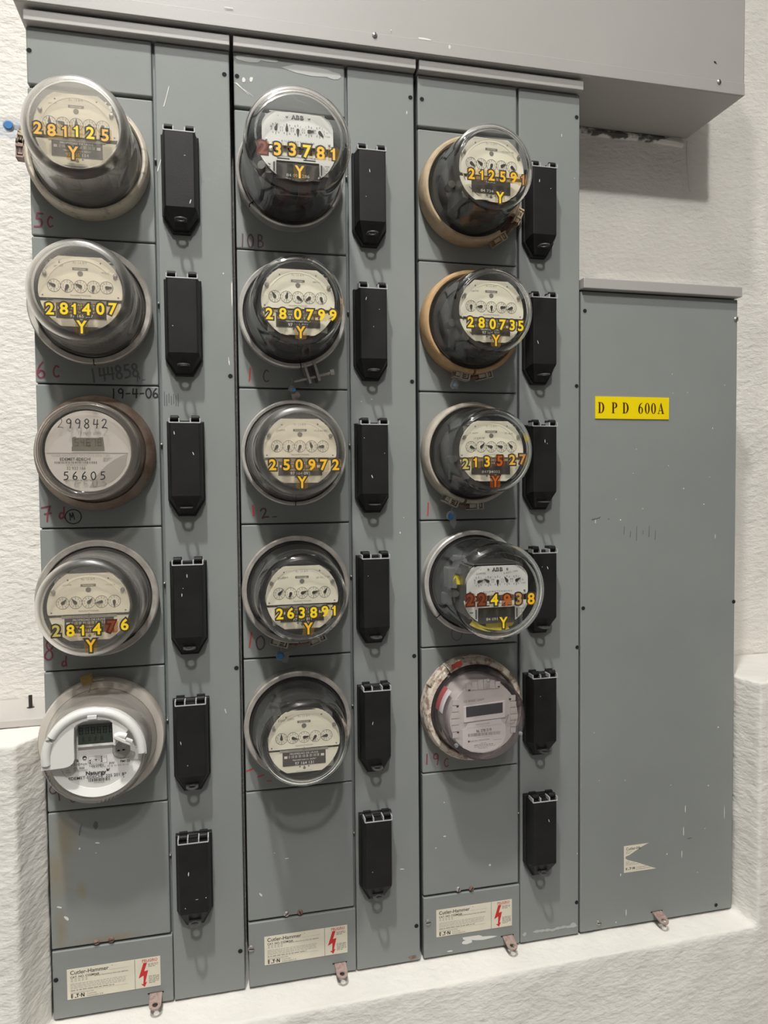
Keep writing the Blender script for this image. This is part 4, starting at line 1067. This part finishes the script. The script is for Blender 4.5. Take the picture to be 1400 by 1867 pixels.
def abb_lower(name, p):
    R = .0575
    q = MB(); w = AW-.004
    left = arc(0, 0, R, 197, 238, 10)+[(-.031, -.0487), (-.031, -.0265), (-.053, -.0165)]
    left = [(-.0545, -.0165)]+arc(0, 0, R, 199, 236, 10)+[(-.0315, -.0478), (-.0310, -.0265), (.0310, -.0265), (.0315, -.0478)]+arc(0, 0, R, -56, -19, 10)+[(.0545, -.0165)]
    q.prism(left, w-.001, w, 0)
    q.wbox(-.034, .034, -.0525, -.0250, w-.0035, w-.0025, 1)
    q.wbox(-.0352, -.0336, -.0440, -.0290, w, w+.0002, 2); q.wbox(.0336, .0352, -.0440, -.0290, w, w+.0002, 2)
    q.text('ABB', -.0425, -.0335, .0022, w+.0002, 2, 'C', .02, 1.1)
    q.text('MADE', .0425, -.0300, .0018, w+.0002, 2, 'C'); q.text('IN', .0425, -.0330, .0018, w+.0002, 2, 'C'); q.text('USA', .0420, -.0360, .0018, w+.0002, 2, 'C')
    q.text('SINGLE STATOR WATTHOUR METER TYPE AB1', 0, -.0205, .0019, w+.0002, 2, 'C', .01, .9)
    q.wbox(-.030, -.012, -.0245, -.0228, w, w+.0002, 2); q.wbox(.008, .026, -.0245, -.0228, w, w+.0002, 2)
    return q.build(name, [PLATEW, NAMEP, INK], p)
def abb_rotor(name, p):
    q = MB()
    q.wbox(-.010, .018, -.0165, -.0060, AW-.016, AW-.010, 0); q.wbox(-.024, -.014, -.0165, -.007, AW-.014, AW-.008, 1); q.wbox(.022, .032, -.0165, -.007, AW-.014, AW-.008, 1)
    for s in (-1, 1): q.lathe([(0, AW-.001), (.0035, AW-.0015), (.004, AW-.006)], 14, 1, cu=s*.038, cv=-.0115)
    for i in range(9): q.wbox(.002+.0001*i, .008, -.0160+i*.0011, -.0156+i*.0011, AW-.0099, AW-.0097, 2)
    return q.build(name, [GREYPL, CHROME, INK], p)
mk_aup = shared_mesh('abb_up', abb_upper); mk_apr = shared_mesh('abb_pr', abb_print); mk_alo = shared_mesh('abb_lo', abb_lower); mk_aro = shared_mesh('abb_ro', abb_rotor)
def abb(c, k, label, ringspec, serial, ptrs, stamps=(), yellow=False):
    key = 'm%d%d' % (c+1, k+1)
    t = thing('electricity_meter', (MX[c], 0, MZ(k)), label, 'electricity meter', 'electricity meters')
    ringspec(t)
    mk_base('meter_base', t); mk_gasket('gasket', t); mk_mech_abb('meter_frame', t); mk_rotor('rotor_disc', t)
    up = mk_aup('dial_plate', t); mk_apr('dial_printing', up); up['label'] = 'rounded white plate with five dials'
    for i, a in enumerate(ptrs): mk_ptr('dial_pointer', up, ((i-2)*.0158, -(AW+.0006), .0160), (0, math.radians(a), 0))
    for u, v in ((-.0155, .0345), (.0165, .0345), (-.0455, -.0005), (.0455, -.0005)):
        mk_knob('plate_knob', up, (u, -AW+.0012, v)).scale = (.6, .6, .6)
    if stamps:
        q = MB()
        for s, u, v, h, rot in stamps: q.text(s, u, v, h, AW+.0003, 0, 'C', 0, 1.2, math.radians(rot))
        q.build('stamped_text', INKG, up)
    lo = mk_alo('lower_plate', t); mk_aro('register_gears', t)
    q = MB(); q.text(serial, 0, -.0455, .0042, AW-.0062, 0, 'C', .012, 1.2); q.build('printed_serial', WHITEINK, lo)
    if yellow:
        q = MB(); q.wbox(-.052, -.045, .004, .020, .068, .074, 0); q.wbox(-.040, -.036, .000, .014, .090, .096, 0)
        q.build('yellow_clips', YLITE, t, bevel=.001)
        q = MB(); q.wbox(-.062, -.050, -.002, .032, .050, .075, 0); q.wbox(-.050, -.034, .022, .052, .060, .085, 0); q.wbox(-.064, -.050, -.032, -.012, .04, .06, 0)
        q.build('clear_plastic_frame', CLEAR_SEAL, t, bevel=.002)
        q = MB(); q.prism(arc(0, 0, .0705, 232, 292, 18)+arc(0, 0, .0600, 292, 232, 18), .1180, .1186, 0)
        q.prism(arc(.010, -.056, .024, 0, 180, 16, .012)+[(-.012, -.060), (.03, -.060)], .1182, .1188, 0)
        q.build('yellow_paint', YLITE, t)
    q = MB(); q.lathe(ABB_GLASS, 96, 0, True); rim_faces(q, len(ABB_GLASS))
    g = q.build('glass_cover', [GLASS_ABB, GLASS_RIM], t, merge=True)
    s, pos = STICK[key]
    for i, ch in enumerate(s+'Y'):
        u, v = pos[i]; u += MX0[c]-MX[c]; sticker(t, ch, u, v, .1522, SCOL[key][i], .0165)
    return t
abb(1, 0, 'large clear glass meter with sticker number 233781, top of middle cabinet', ring_notch(.0852, .0800, CHROME, -140), '84 091 286', (20, 0, 180, 85, 135))
abb(2, 3, 'large clear glass meter with sticker number 224938, two yellow clips inside', ring_notch(.0892, .0810, CHROME, -140), '84 091 719', (75, 300, 180, 325, 62), (('224938', -.028, .0285, .0030, 0), ('15 JUN 90', .0375, .0360, .0026, -28), ('9 AGO 1990', .022, .0290, .0026, 8)), True)

# ---- low digital meter with handwriting on its cover
t = thing('electricity_meter', (MX[0], 0, MZ(2)), 'low round digital meter with 299842 handwritten on its cover', 'electricity meter', 'electricity meters')
q = MB(); q.lathe([(.0745, .004), (.0745, .030), (.0765, .0325), (.0845, .0230), (.0880, .0150), (.0880, .001)], 96, 0); q.build('mounting_ring', BROWN_RING, t)
mk_base('meter_base', t)
q = MB(); q.lathe([(.0735, .0155), (.0735, .034), (.0690, .046), (.0680, .066)], 80, 0); q.build('inner_housing', mat('brown_grey_housing', (.30, .26, .23), .4), t)
q = MB(); q.lathe([(.0690, .045), (.0692, .0475)], 80, 0); q.build('housing_rim', CHROME, t)
FW = .078
q = MB(); q.prism(arc(0, 0, .0585, 0, 360, 72)[:-1], .060, FW, 0); fp = q.build('faceplate', GREYPL, t)
Z2 = lambda x, y: ((x-630)*.0001285, -(y-612)*.0001285)
def zb(q, x0, x1, y0, y1, w, m=0, Zf=Z2):
    a, b = Zf(x0, y1); c_, d_ = Zf(x1, y0); q.prism([(a, b), (c_, b), (c_, d_), (a, d_)], w, w, m)
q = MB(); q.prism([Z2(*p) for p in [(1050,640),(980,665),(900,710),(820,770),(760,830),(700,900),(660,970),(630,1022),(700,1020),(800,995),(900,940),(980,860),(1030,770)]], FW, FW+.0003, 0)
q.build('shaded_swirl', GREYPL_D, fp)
q = MB(); w = FW+.0004
q.prism([Z2(*p) for p in [(460,460),(470,460),(470,452),(505,452),(505,462),(745,462),(745,455),(790,455),(790,462),(800,560),(803,612),(455,612),(455,560),(462,560)]], FW, w, 0)
lcd = q.build('display', LCDG, fp)
q = MB(); a, b = Z2(487, 555); seven(q, '54678', a, b, .0105, w+.0002, .0078, 0); q.build('display_digits', LCDGSEG, lcd)
q = MB(); w = FW+.0005
zb(q, 195, 1055, 632, 637, w, 1); zb(q, 455, 803, 614, 622, w, 3)
u, v = Z2(650, 410); q.text('13 MAY 2005', u, v, .0034, w, 2, 'C', 0, 1.15)
u, v = Z2(555, 660); q.text('CL200 120V FM12S TIPO CN1S 30TA 1.0Kh', u, v, .0028, w, 2, 'C', 0, 1.05)
u, v = Z2(490, 702); q.text('EDEMET-EDECHI', u, v, .0042, w, 0, 'C', .012, .92)
u0, v0 = Z2(272, 752); u1, v1 = Z2(722, 728); barcode(q, u0, u1, v0, v1, w, 1)
u, v = Z2(498, 768); greek(q, u-.014, u+.014, v, .0010, w, 2)
u, v = Z2(497, 803); q.text('32 933 166', u, v, .0046, w, 1, 'C', 0, .85)
u, v = Z2(520, 940); q.text('WATTHOUR METER', u, v, .0020, w, 1, 'C', 0, 1.5); u, v = Z2(525, 965); q.text('USA', u, v, .0018, w, 1, 'C', 0, 1.2)
for i in range(3): greek(q, Z2(785, 0)[0], Z2(880-i*25, 0)[0], Z2(0, 690+i*17)[1], .0014, w, 2)
q.build('printed_text', [INK, INKG, INKM, PLATEW], fp)
q = MB(); q.lathe([(.0765, .022), (.0765, .030), (.0735, .033), (.0715, .060), (.0705, .082), (.0685, .0875), (.0660, .0885), (.0640, .0870), (.0620, .0885), (.0595, .0875), (.0580, .0860), (.0300, .0868), (0, .0870),
                      (0, .0850), (.0300, .0848), (.0590, .0840), (.0660, .0850), (.0685, .0800), (.0690, .060), (.0715, .0320), (.0735, .022)], 96, 0, True)
gc = q.build('clear_cover', CLEAR_TINT if False else clear('clear_low_cover', (.98, .97, .96), (.8, .76, .72), haze=.04, hazecol=(.65, .6, .54)), t, merge=True)
q = MB(); q.lathe([(.0598, .0889), (.0640, .0875), (.0690, .0885), (.0705, .0860)], 96, 0); q.build('bezel_ring', CLEAR_BEZEL, t)
q = MB(); w = .0890
for i, ch in enumerate('299842'):
    u, v = Z2(330+i*92, 310); hand(q, ch, u, v, .0130, w, .0014 if i else .0007, 0, -.02, .95)
for i, ch in enumerate('56605'):
    u, v = Z2(385+i*96, 890); hand(q, ch, u-.001, v, .0110, w, .0015, 0, 0., 1.0)
q.build('marker_writing', MARKK, t)

# ---- white-shielded digital meter
t = thing('electricity_meter', (MX[0], 0, MZ(4)), 'digital meter with white crescent shield over its display, bottom of left cabinet', 'electricity meter', 'electricity meters')
q = MB(); q.lathe([(.0800, .003), (.0800, .022), (.0815, .0245), (.0910, .0225), (.0930, .0190), (.0930, .001)], 96, 0)
q.build('mounting_ring', mat('beige_plastic_ring', (.56, .52, .46), .45), t)
mk_base('meter_base', t)
q = MB(); q.lathe([(.0815, .0165), (.0800, .026), (.0745, .050), (.0700, .066), (.0660, .0705)], 80, 0); q.build('white_housing', mat('dull_white_housing', (.60, .57, .53), .5), t)
q = MB(); q.lathe([(.0820, .020), (.0815, .0275), (.0770, .050), (.0728, .085), (.0705, .0880), (.0660, .0885), (.0655, .0865), (.0695, .084), (.0745, .050), (.0790, .0275), (.0800, .020)], 96, 0, True)
q.build('clear_cover', clear('clear_white_meter_cover', (.98, .975, .97), (.8, .78, .76), haze=.018, hazecol=(.72, .70, .66)), t, merge=True)
FW = .073
q = MB(); q.prism(arc(0, 0, .0655, 0, 360, 72)[:-1], .060, FW, 0); fp = q.build('faceplate', mat('white_faceplate', (.66, .645, .62), .42), t)
q = MB(); q.lathe([(.0545, FW), (.0545, FW+.0012), (.0655, FW+.006), (.0655, FW)], 72, 0); q.build('faceplate_rim', WHITEPL, fp)
Z5 = lambda x, y: ((x-722)*.0001146, -(y-705)*.0001146)
q = MB(); w = FW+.0008
def z5t(s, x, y, h, m=0, bold=0., sx=1., al='C'):
    u, v = Z5(x, y); q.text(s, u, v, h, w, m, al, bold, sx)
z5t('aclara', 415, 793, .0048, 0, .01, 1.25); z5t('i-210+cn', 505, 848, .0036, 0, .0, 1.2)
u, v = Z5(575, 772); q.prism([(u+.0030*math.cos(a*PI/8), v+.0030*math.sin(a*PI/8)) for a in range(16)], w, w, 0); q.prism([(u-.001, v-.002), (u+.0025, v-.0015), (u+.001, v+.0005), (u-.0018, v-.0006)], w+.0001, w+.0001, 3)
a0, b0 = Z5(620, 858); a1, b1 = Z5(845, 760)
for (x0, x1, y0, y1) in ((a0, a1, b0, b0+.0003), (a0, a1, b1-.0003, b1), (a0, a0+.0003, b0, b1), (a1-.0003, a1, b0, b1)): q.wbox(x0, x1, y0, y1, w, w+1e-5, 0)
for i, (s, x) in enumerate((('C1', 725), ('V2', 755), ('N2', 820))): z5t(s, x, 782, .0018, 1, 0, 1.1)
for j, ss in enumerate(('T1 K1 E2', 'R1 O1 A1 C2')): z5t(ss, 700, 807+j*26, .0018, 1, 0, 1.4)
for x, y in ((780, 778), (712, 808), (780, 805), (780, 832), (640, 812), (640, 842)): u, v = Z5(x, y); q.disc(u, v, .0010, w, 0, 10)
z5t('CL 200', 505, 898, .0030, 0, .008, 1.15); z5t('120/208V', 720, 882, .0032, 0, .005, 1.15); z5t('3W', 903, 868, .0030, 0, .008, 1.2); z5t('FM12S', 1068, 858, .0032, 0, .012, 1.1)
z5t('6.0', 370, 912, .0020, 1, 0, 1.3); z5t('1222', 375, 942, .0020, 1, 0, 1.3)
z5t('T07EA096607', 522, 932, .0021, 1, .005, 1.1); z5t('CA 0.5  60HZ  TA 30  Kh 10.0  Rt 1.0', 885, 905, .0021, 1, .005, 1.05)
z5t('88 960 117', 1065, 815, .0019, 1, .01, 1.1)
z5t('Naturgy', 708, 975, .0052, 0, .03, 1.12)
u, v = Z5(855, 948); q.prism([(u-.0020, v+.0022), (u, v), (u+.0032, v+.0024), (u+.0005, v-.0022), (u-.0022, v-.0016)], w, w, 0)
z5t('EDEMET-EDECHI  225 201 830', 742, 1028, .0042, 0, .006, 1.05)
u0, v0 = Z5(615, 1092); u1, v1 = Z5(875, 1052); barcode(q, u0, u1, v0, v1, w, 0); z5t('225201830', 745, 1105, .0018, 1, 0, 1.3)
for x, y in ((430, 1126), (1063, 1066)): u, v = Z5(x, y); q.wbox(u-.0026, u+.0026, v-.0006, v+.0006, w+.001, w+.0011, 0)
q.build('printed_text', [INK, INKG, INKM, WHITEPL], fp)
# shield: crescent with a window for the display
def P5(*pts): return [Z5(*p) for p in pts]
sh = arc(0, 0, .0722, 188, -2, 48)+[(.0615, -.0030)]+arc(0, 0, .0590, 0, 36, 10)+[(.0430, .0300), (.0290, .0135), (.0262, .0140)]+P5((943, 290), (905, 258), (830, 245), (700, 240), (600, 250), (520, 285), (490, 320), (483, 500), (483, 720), (470, 765), (430, 800), (380, 818), (92, 832))
q = MB(); q.prism(sh, .0840, .0925, 0); s = q.build('shield', WHITEPL, t, bevel=.0018, seg=3); s['label'] = 'white crescent-shaped shield'
q = MB(); q.tube([(.0655*math.cos(math.radians(a)), -.0915, .0655*math.sin(math.radians(a))) for a in range(186, -3, -6)], .0062, 0, 14); q.build('rim_ridge', WHITEPL, s)
q = MB(); u, v = Z5(712, 190); q.wbox(u-.0065, u+.0065, v-.0028, v+.0028, .0905, .0985, 0); q.build('top_clip', WHITEPL, s, bevel=.0006)
q = MB(); a0, b0 = Z5(508, 585); a1, b1 = Z5(948, 345); q.wbox(a0, a1, b0, b1, FW, FW+.0040, 0); d5 = q.build('display', LCD, t)
q = MB(); u, v = Z5(525, 455); seven(q, '888888', u, v, .0100, FW+.0042, .0082, 0); u, v = Z5(560, 545); seven(q, '8080', u, v, .0055, FW+.0042, .0085, 0); q.build('display_digits', LCDSEG, d5)
q = MB(); a0, b0 = Z5(500, 618); a1, b1 = Z5(952, 588); q.wbox(a0, a1, b0, b1, FW, FW+.006, 0); q.build('display_sill', WHITEPL, d5, bevel=.0006)
q = MB(); u, v = Z5(1025, 695); q.lathe([(0, FW+.004), (.0118, FW+.004), (.0126, FW+.003), (.0126, FW)], 32, 0, cu=u, cv=v)
for dx, dy in ((-.0035, -.0012), (.0035, -.0006)): q.prism(arc(u+dx, v+dy, .0022, 0, 360, 14, .0012)[:-1], FW+.0042, FW+.0042, 1)
q.ring(u+.0045, v+.0060, .0020, .0026, FW+.0042, 2, 16); q.ring(u-.0075, v-.0060, .0018, .0024, FW+.0042, 2, 16)
q.build('metal_port', [GREYMET, BLACKHOLE, CHROME], t, merge=False)

# ---- clear-cased beige digital meter
t = thing('electricity_meter', (MX[2], 0, MZ(4)), 'beige digital meter in a clear cover with dark display, bottom of right cabinet', 'electricity meter', 'electricity meters')
q = MB(); p = [(.0780, .004), (.0780, .026), (.0800, .0310), (.0860, .0310), (.0900, .0260), (.0905, .020), (.0905, .001), (.0780, .001)]
q.lathe(p, 84, 0, True, math.radians(128), math.radians(128+355)); rg = q.build('mounting_ring', PEELED, t); rg['label'] = 'ring with peeling paint and rust'
q = MB(); q.lathe([(.0800, .0260), (.0925, .0285), (.0940, .024), (.0940, .012), (.0915, .010)], 8, 0, False, math.radians(124), math.radians(150)); q.build('ring_lap', PEELED, rg)
q = MB(); q.prism([(.092*math.cos(math.radians(a)), .092*math.sin(math.radians(a))) for a in (118, 112, 106)]+[(.083*math.cos(math.radians(a)), .083*math.sin(math.radians(a))) for a in (106, 114, 120)], .0312, .0318, 0); q.build('paint_spot', REDPAINT, rg)
mk_base('meter_base', t)
q = MB(); q.lathe([(.0775, .0155), (.0765, .024), (.0745, .026), (.0735, .0200)], 72, 0); q.build('gasket', DARK, t)
FW = .0735
q = MB(); q.lathe([(.0640, .018), (.0635, .030), (.0615, .066), (.0600, FW), (0, FW)], 72, 0); hs = q.build('inner_housing', BEIGE, t, merge=True)
Z6 = lambda x, y: ((x-695)*.0001195, -(y-895)*.0001195)
def P6(*pts): return [Z6(*p) for p in pts]
q = MB()
for (x0, x1, y0, y1) in ((420, 940, 340, 490), (205, 320, 600, 1150), (1082, 1185, 600, 1150)):
    n = 6
    for i in range(n):
        if x1-x0 > y1-y0:
            xa = x0+(x1-x0)*i/n; zz = P6((xa+6, y1), (xa+(x1-x0)/n-6, y1), (xa+(x1-x0)/n-6, y0+abs(i-2.5)*22), (xa+6, y0+abs(i-2.5)*22))
        else:
            ya = y0+(y1-y0)*i/n; zz = P6((x0+abs(i-2.5)*9 if x0 < 500 else x0, ya+(y1-y0)/n-6), (x1 if x0 < 500 else x1-abs(i-2.5)*9, ya+(y1-y0)/n-6), (x1 if x0 < 500 else x1-abs(i-2.5)*9, ya+6), (x0+abs(i-2.5)*9 if x0 < 500 else x0, ya+6))
        q.prism(zz, FW, FW+.0016, 0)
q.build('ribs', BEIGE, hs, bevel=.0003)
q = MB(); q.prism(P6((385, 935), (1000, 910), (1005, 670), (390, 712)), FW, FW+.0030, 0); bz = q.build('display_bezel', BEIGE_L, hs, bevel=.0010)
q = MB(); q.prism(P6((422, 862), (960, 838), (962, 692), (420, 716)), FW+.0030, FW+.0034, 0); q.build('display', LCDB, bz)
q = MB(); q.prism(P6((372, 1290), (370, 1040), (430, 1015), (450, 950), (935, 920), (960, 975), (1010, 1020), (1015, 1180), (960, 1290), (850, 1360), (680, 1390), (500, 1360)), FW, FW+.0012, 0); lp = q.build('label_plate', BEIGE_L, hs, bevel=.0003)
q = MB(); w = FW+.0014
def z6t(s, x, y, h, m=0, bold=0., sx=1.):
    u, v = Z6(x, y); q.text(s, u, v, h, w, m, 'C', bold, sx, .04)
z6t('FOCUS AXR', 672, 980, .0022, 1, 0, 1.4); z6t('CL200 120V 3W FM12S TA30 Kh14.4 60Hz 4W', 690, 1012, .0019, 2, 0, 1.1)
z6t('96 378 519', 685, 1073, .0048, 0, .012, .85)
u0, v0 = Z6(455, 1145); u1, v1 = Z6(935, 1102); barcode(q, u0, u1, v0, v1, w, 1)
z6t('UNION FENOSA', 610, 1207, .0030, 1, 0, 1.2); greek(q, Z6(570, 0)[0], Z6(800, 0)[0], Z6(0, 1163)[1], .0010, w, 2)
u, v = Z6(462, 1205); q.prism([(u-.0018, v+.0020), (u-.0006, v+.0003), (u+.0004, v+.0018), (u+.0010, v+.0002), (u+.0022, v+.0002), (u+.0016, v-.0018), (u-.0010, v-.0020)], w, w, 0)
for i, (a, b) in enumerate(((630, 720), (540, 820), (540, 850), (600, 740))): greek(q, Z6(a, 0)[0], Z6(b, 0)[0], Z6(0, 1250+i*23)[1], .0016, w, 1 if i == 1 else 2)
greek(q, Z6(830, 0)[0], Z6(950, 0)[0], Z6(0, 1218)[1], .0012, w, 2)
q.build('printed_text', [INK, INKG, INKM], lp)
q = MB(); u, v = Z6(545, 640); q.text('12 AGO 2009', u, v, .0034, FW+.0004, 0, 'C', 0, 1.25, .04)
u, v = Z6(990, 905); q.disc(u, v, .0020, FW+.0006, 1, 14)
for x, y in ((473, 487), (908, 470), (300, 705), (1080, 660), (305, 1068)): u, v = Z6(x, y); q.wbox(u-.0018, u+.0018, v-.0012, v+.0012, FW+.0006, FW+.0018, 1)
q.build('face_marks', [INKG, INK], hs)
q = MB(); q.lathe([(.0775, .022), (.0775, .028), (.0745, .031), (.0715, .060), (.0690, .084), (.0675, .0862), (.0640, .0868), (.0300, .0874), (0, .0876), (0, .0856), (.0300, .0854), (.0635, .0848), (.0665, .0835), (.0690, .060), (.0720, .031), (.0730, .022)], 96, 0, True)
cc = q.build('clear_cover', CLEAR_TINT, t, merge=True)
q = MB()
for a in (88, 215, -25): q.lathe([(0, .0905), (.0018, .0902), (.0030, .0888), (.0032, .0850)], 16, 0, cu=.0655*math.cos(math.radians(a)), cv=.0655*math.sin(math.radians(a)))
q.build('cover_studs', CLEAR_SEAL, cc)
q = MB()   # red and white warning sticker curved round the side
q.lathe([(.0733, .034), (.0722, .050)], 10, 0, False, math.radians(140), math.radians(172)); q.lathe([(.0722, .050), (.0712, .066)], 10, 1, False, math.radians(140), math.radians(172))
q.build('warning_sticker', [mat('red_sticker', (.40, .07, .07), .5), mat('white_sticker', (.62, .60, .60), .5)], cc)
q = MB(); q.tube([Vector((*[Z6(x, y)[0]], -(FW+.004), Z6(x, y)[1])) for x, y in ((990, 905), (1050, 870), (1000, 990), (1060, 1000), (1130, 990), (1145, 950))], .0005, 0, 6); q.build('seal_wire', STEEL, hs)

# ------------------------------------------------------------------ seals hanging on the rings
def seal(loc, label, parts, rot=0.):
    t = thing('meter_seal', loc, label, 'seal', 'meter seals', (0, rot, 0))
    parts(t); return t
def wire(t, pts, r=.0006):
    q = MB(); q.tube(pts, r, 0, 6); q.build('wire', STEEL, t)
def p_disc(t, r, m, rim=CLEAR_SEAL):
    q = MB(); q.lathe([(0, .004), (r*.85, .004), (r, .003), (r, -.003), (r*.85, -.004), (0, -.004)], 24, 0); q.build('seal_body', m, t, merge=True)
    q = MB(); q.lathe([(r, .0032), (r*1.22, .0025), (r*1.22, -.0025), (r, -.0032)], 24, 0); q.build('seal_rim', rim, t)
def s11(t):
    p_disc(t, .0062, BLUE); q = MB(); q.wbox(.007, .018, -.004, .002, -.002, .002, 0); q.build('seal_tail', CLEAR_SEAL, t); wire(t, [(.006, 0, -.002), (.014, -.002, -.006), (.020, 0, -.012)])
seal((-.0175, -.025, -.0745), 'small round blue seal on the wall side of the top left meter', s11)
def s22(t):
    q = MB(); q.lathe([(0, .0045), (.0050, .0045), (.0050, -.0045), (0, -.0045)], 18, 0, M=Matrix.Rotation(.5, 4, 'Y') @ Matrix.Rotation(PI/2, 4, 'X') ); q.build('seal_body', CLEAR_SEAL, t, merge=True)
    q = MB(); q.disc(.003, -.002, .0028, .0055, 0, 14); q.build('seal_insert', BLUE, t)
    q = MB(); q.prism([(-.002, -.006), (.010, -.004), (.014, -.010), (.006, -.022), (.001, -.016)], -.001, .001, 0); q.build('seal_tag', CORRU, t)
    wire(t, [(-.002, 0, .004), (.001, .001, .012), (0, 0, .018)])
seal((.3895, -.022, -.4475), 'clear seal with brown tag hanging from the screw clamp', s22)
def s24(t):
    p_disc(t, .0056, BLUE); q = MB(); q.prism([(.006, .006), (.016, .008), (.012, -.013), (.002, -.010)], -.0008, .0008, 0); g = q.build('seal_tag', CLEAR_SEAL, t)
    q = MB()
    for i in range(4): greek(q, .0045, .0125, .004-i*.004, .0012, .001, 0)
    q.build('tag_print', INKG, g); wire(t, [(.001, 0, .005), (.002, .001, .012), (.004, 0, .016)])
seal((.3645, -.020, -.8810), 'round blue seal with clear printed tag under the meter marked 263891', s24)
def s32(t):
    q = MB(); q.lathe([(0, .005), (.0060, .005), (.0060, -.005), (0, -.005)], 16, 0); q.build('seal_body', CLEAR_SEAL, t, merge=True)
    q = MB(); q.prism([(-.006, .004), (.000, .018), (.005, .020), (.006, .004)], -.0006, .0006, 0); q.build('seal_tag', CLEAR_SEAL, t)
    q = MB(); q.disc(-.001, 0, .0030, .0054, 0, 12); q.build('seal_insert', mat('pale_blue_insert', (.25, .35, .5), .3), t)
    wire(t, [(.004, 0, .003), (.009, .001, .008), (.014, 0, .010)])
seal((.6655, -.022, -.4355), 'clear seal with raised tag under the meter marked 280735', s32)
def s33(t):
    p_disc(t, .0052, BLUE); q = MB(); q.lathe([(0, .002), (.0085, .002), (.0085, -.004), (0, -.004)], 16, 0, cu=.003, cv=.001); q.build('seal_cup', CLEAR_SEAL, t, merge=True)
    q = MB(); q.prism([(-.001, -.006), (.010, -.005), (.012, -.012), (.006, -.021), (.001, -.014)], -.0006, .0006, 0); q.build('seal_tag', CLEAR_SEAL, t)
    wire(t, [(.002, 0, .006), (.004, .001, .014), (.005, 0, .018)])
seal((.6565, -.022, -.6585), 'clear and blue seal with pointed tag under the meter marked 213527', s33)
def s15(t):
    q = MB(); q.wbox(-.0080, .0080, -.0070, .0070, -.006, .006, 0); q.build('seal_body', YSEAL, t, bevel=.0012)
    wire(t, [(.004, 0, -.006), (.0, -.004, -.016), (-.004, -.004, -.024)], .0008); wire(t, [(-.006, 0, -.004), (-.018, .002, -.012)]); wire(t, [(.006, 0, -.003), (.016, .002, -.005), (.024, .002, -.006)], .0009)
seal((.0700, -.026, -.8975), 'small yellow block seal on top of the white-shielded meter ring', s15, -.2)
def s15b(t):
    q = MB(); q.tube([(-.0105, 0, .0030), (-.006, 0, .0050), (0, 0, .0040), (.004, 0, .0020)], .0048, 0, 10); q.build('seal_body', WHITEPL, t)
    M = Matrix.Rotation(math.radians(28), 4, 'Y'); q = MB(); q.wbox(-.012, .013, -.0048, .0002, .0, .005, 0, M); q.wbox(.004, .014, .0002, .0035, .0, .006, 0, M); q.build('seal_strip', WHITEPL, t, bevel=.0006)
    wire(t, [(-.012, -.006, .003), (.0, -.0065, -.004), (.014, -.006, -.011), (.020, -.005, -.013)], .0007)
seal((.1295, -.0985, -.9685), 'white plastic strip seal on the face of the white-shielded meter', s15b)

# ------------------------------------------------------------------ metal strip lying on the left ledge
off = (-.30, .10, -.982)
t = thing('ledge_plate', off, 'pale painted metal plate with a bolt on the ledge at left', 'metal plate')
mb = MB(); mb.box(-.62, -.0005, .03, .149, -.981, -.968); mb.build('plate', mat('pale_plate_paint', (.50, .475, .44), .4, var=.05, scale=8), t, off, bevel=.002)
mb = MB(); mb.tube([(-.0395, .092, -.968), (-.0395, .092, -.9475)], .0030, 0, 12)
mb.lathe([(.0065, .0), (.0, .0015)], 8, 0, M=Matrix.Translation((-.0395, .092, -.968)) @ Matrix.Rotation(-PI/2, 4, 'X'))
mb.build('anchor_bolt', mat('dark_bolt_steel', (.05, .045, .04), .5, .5), t, off)
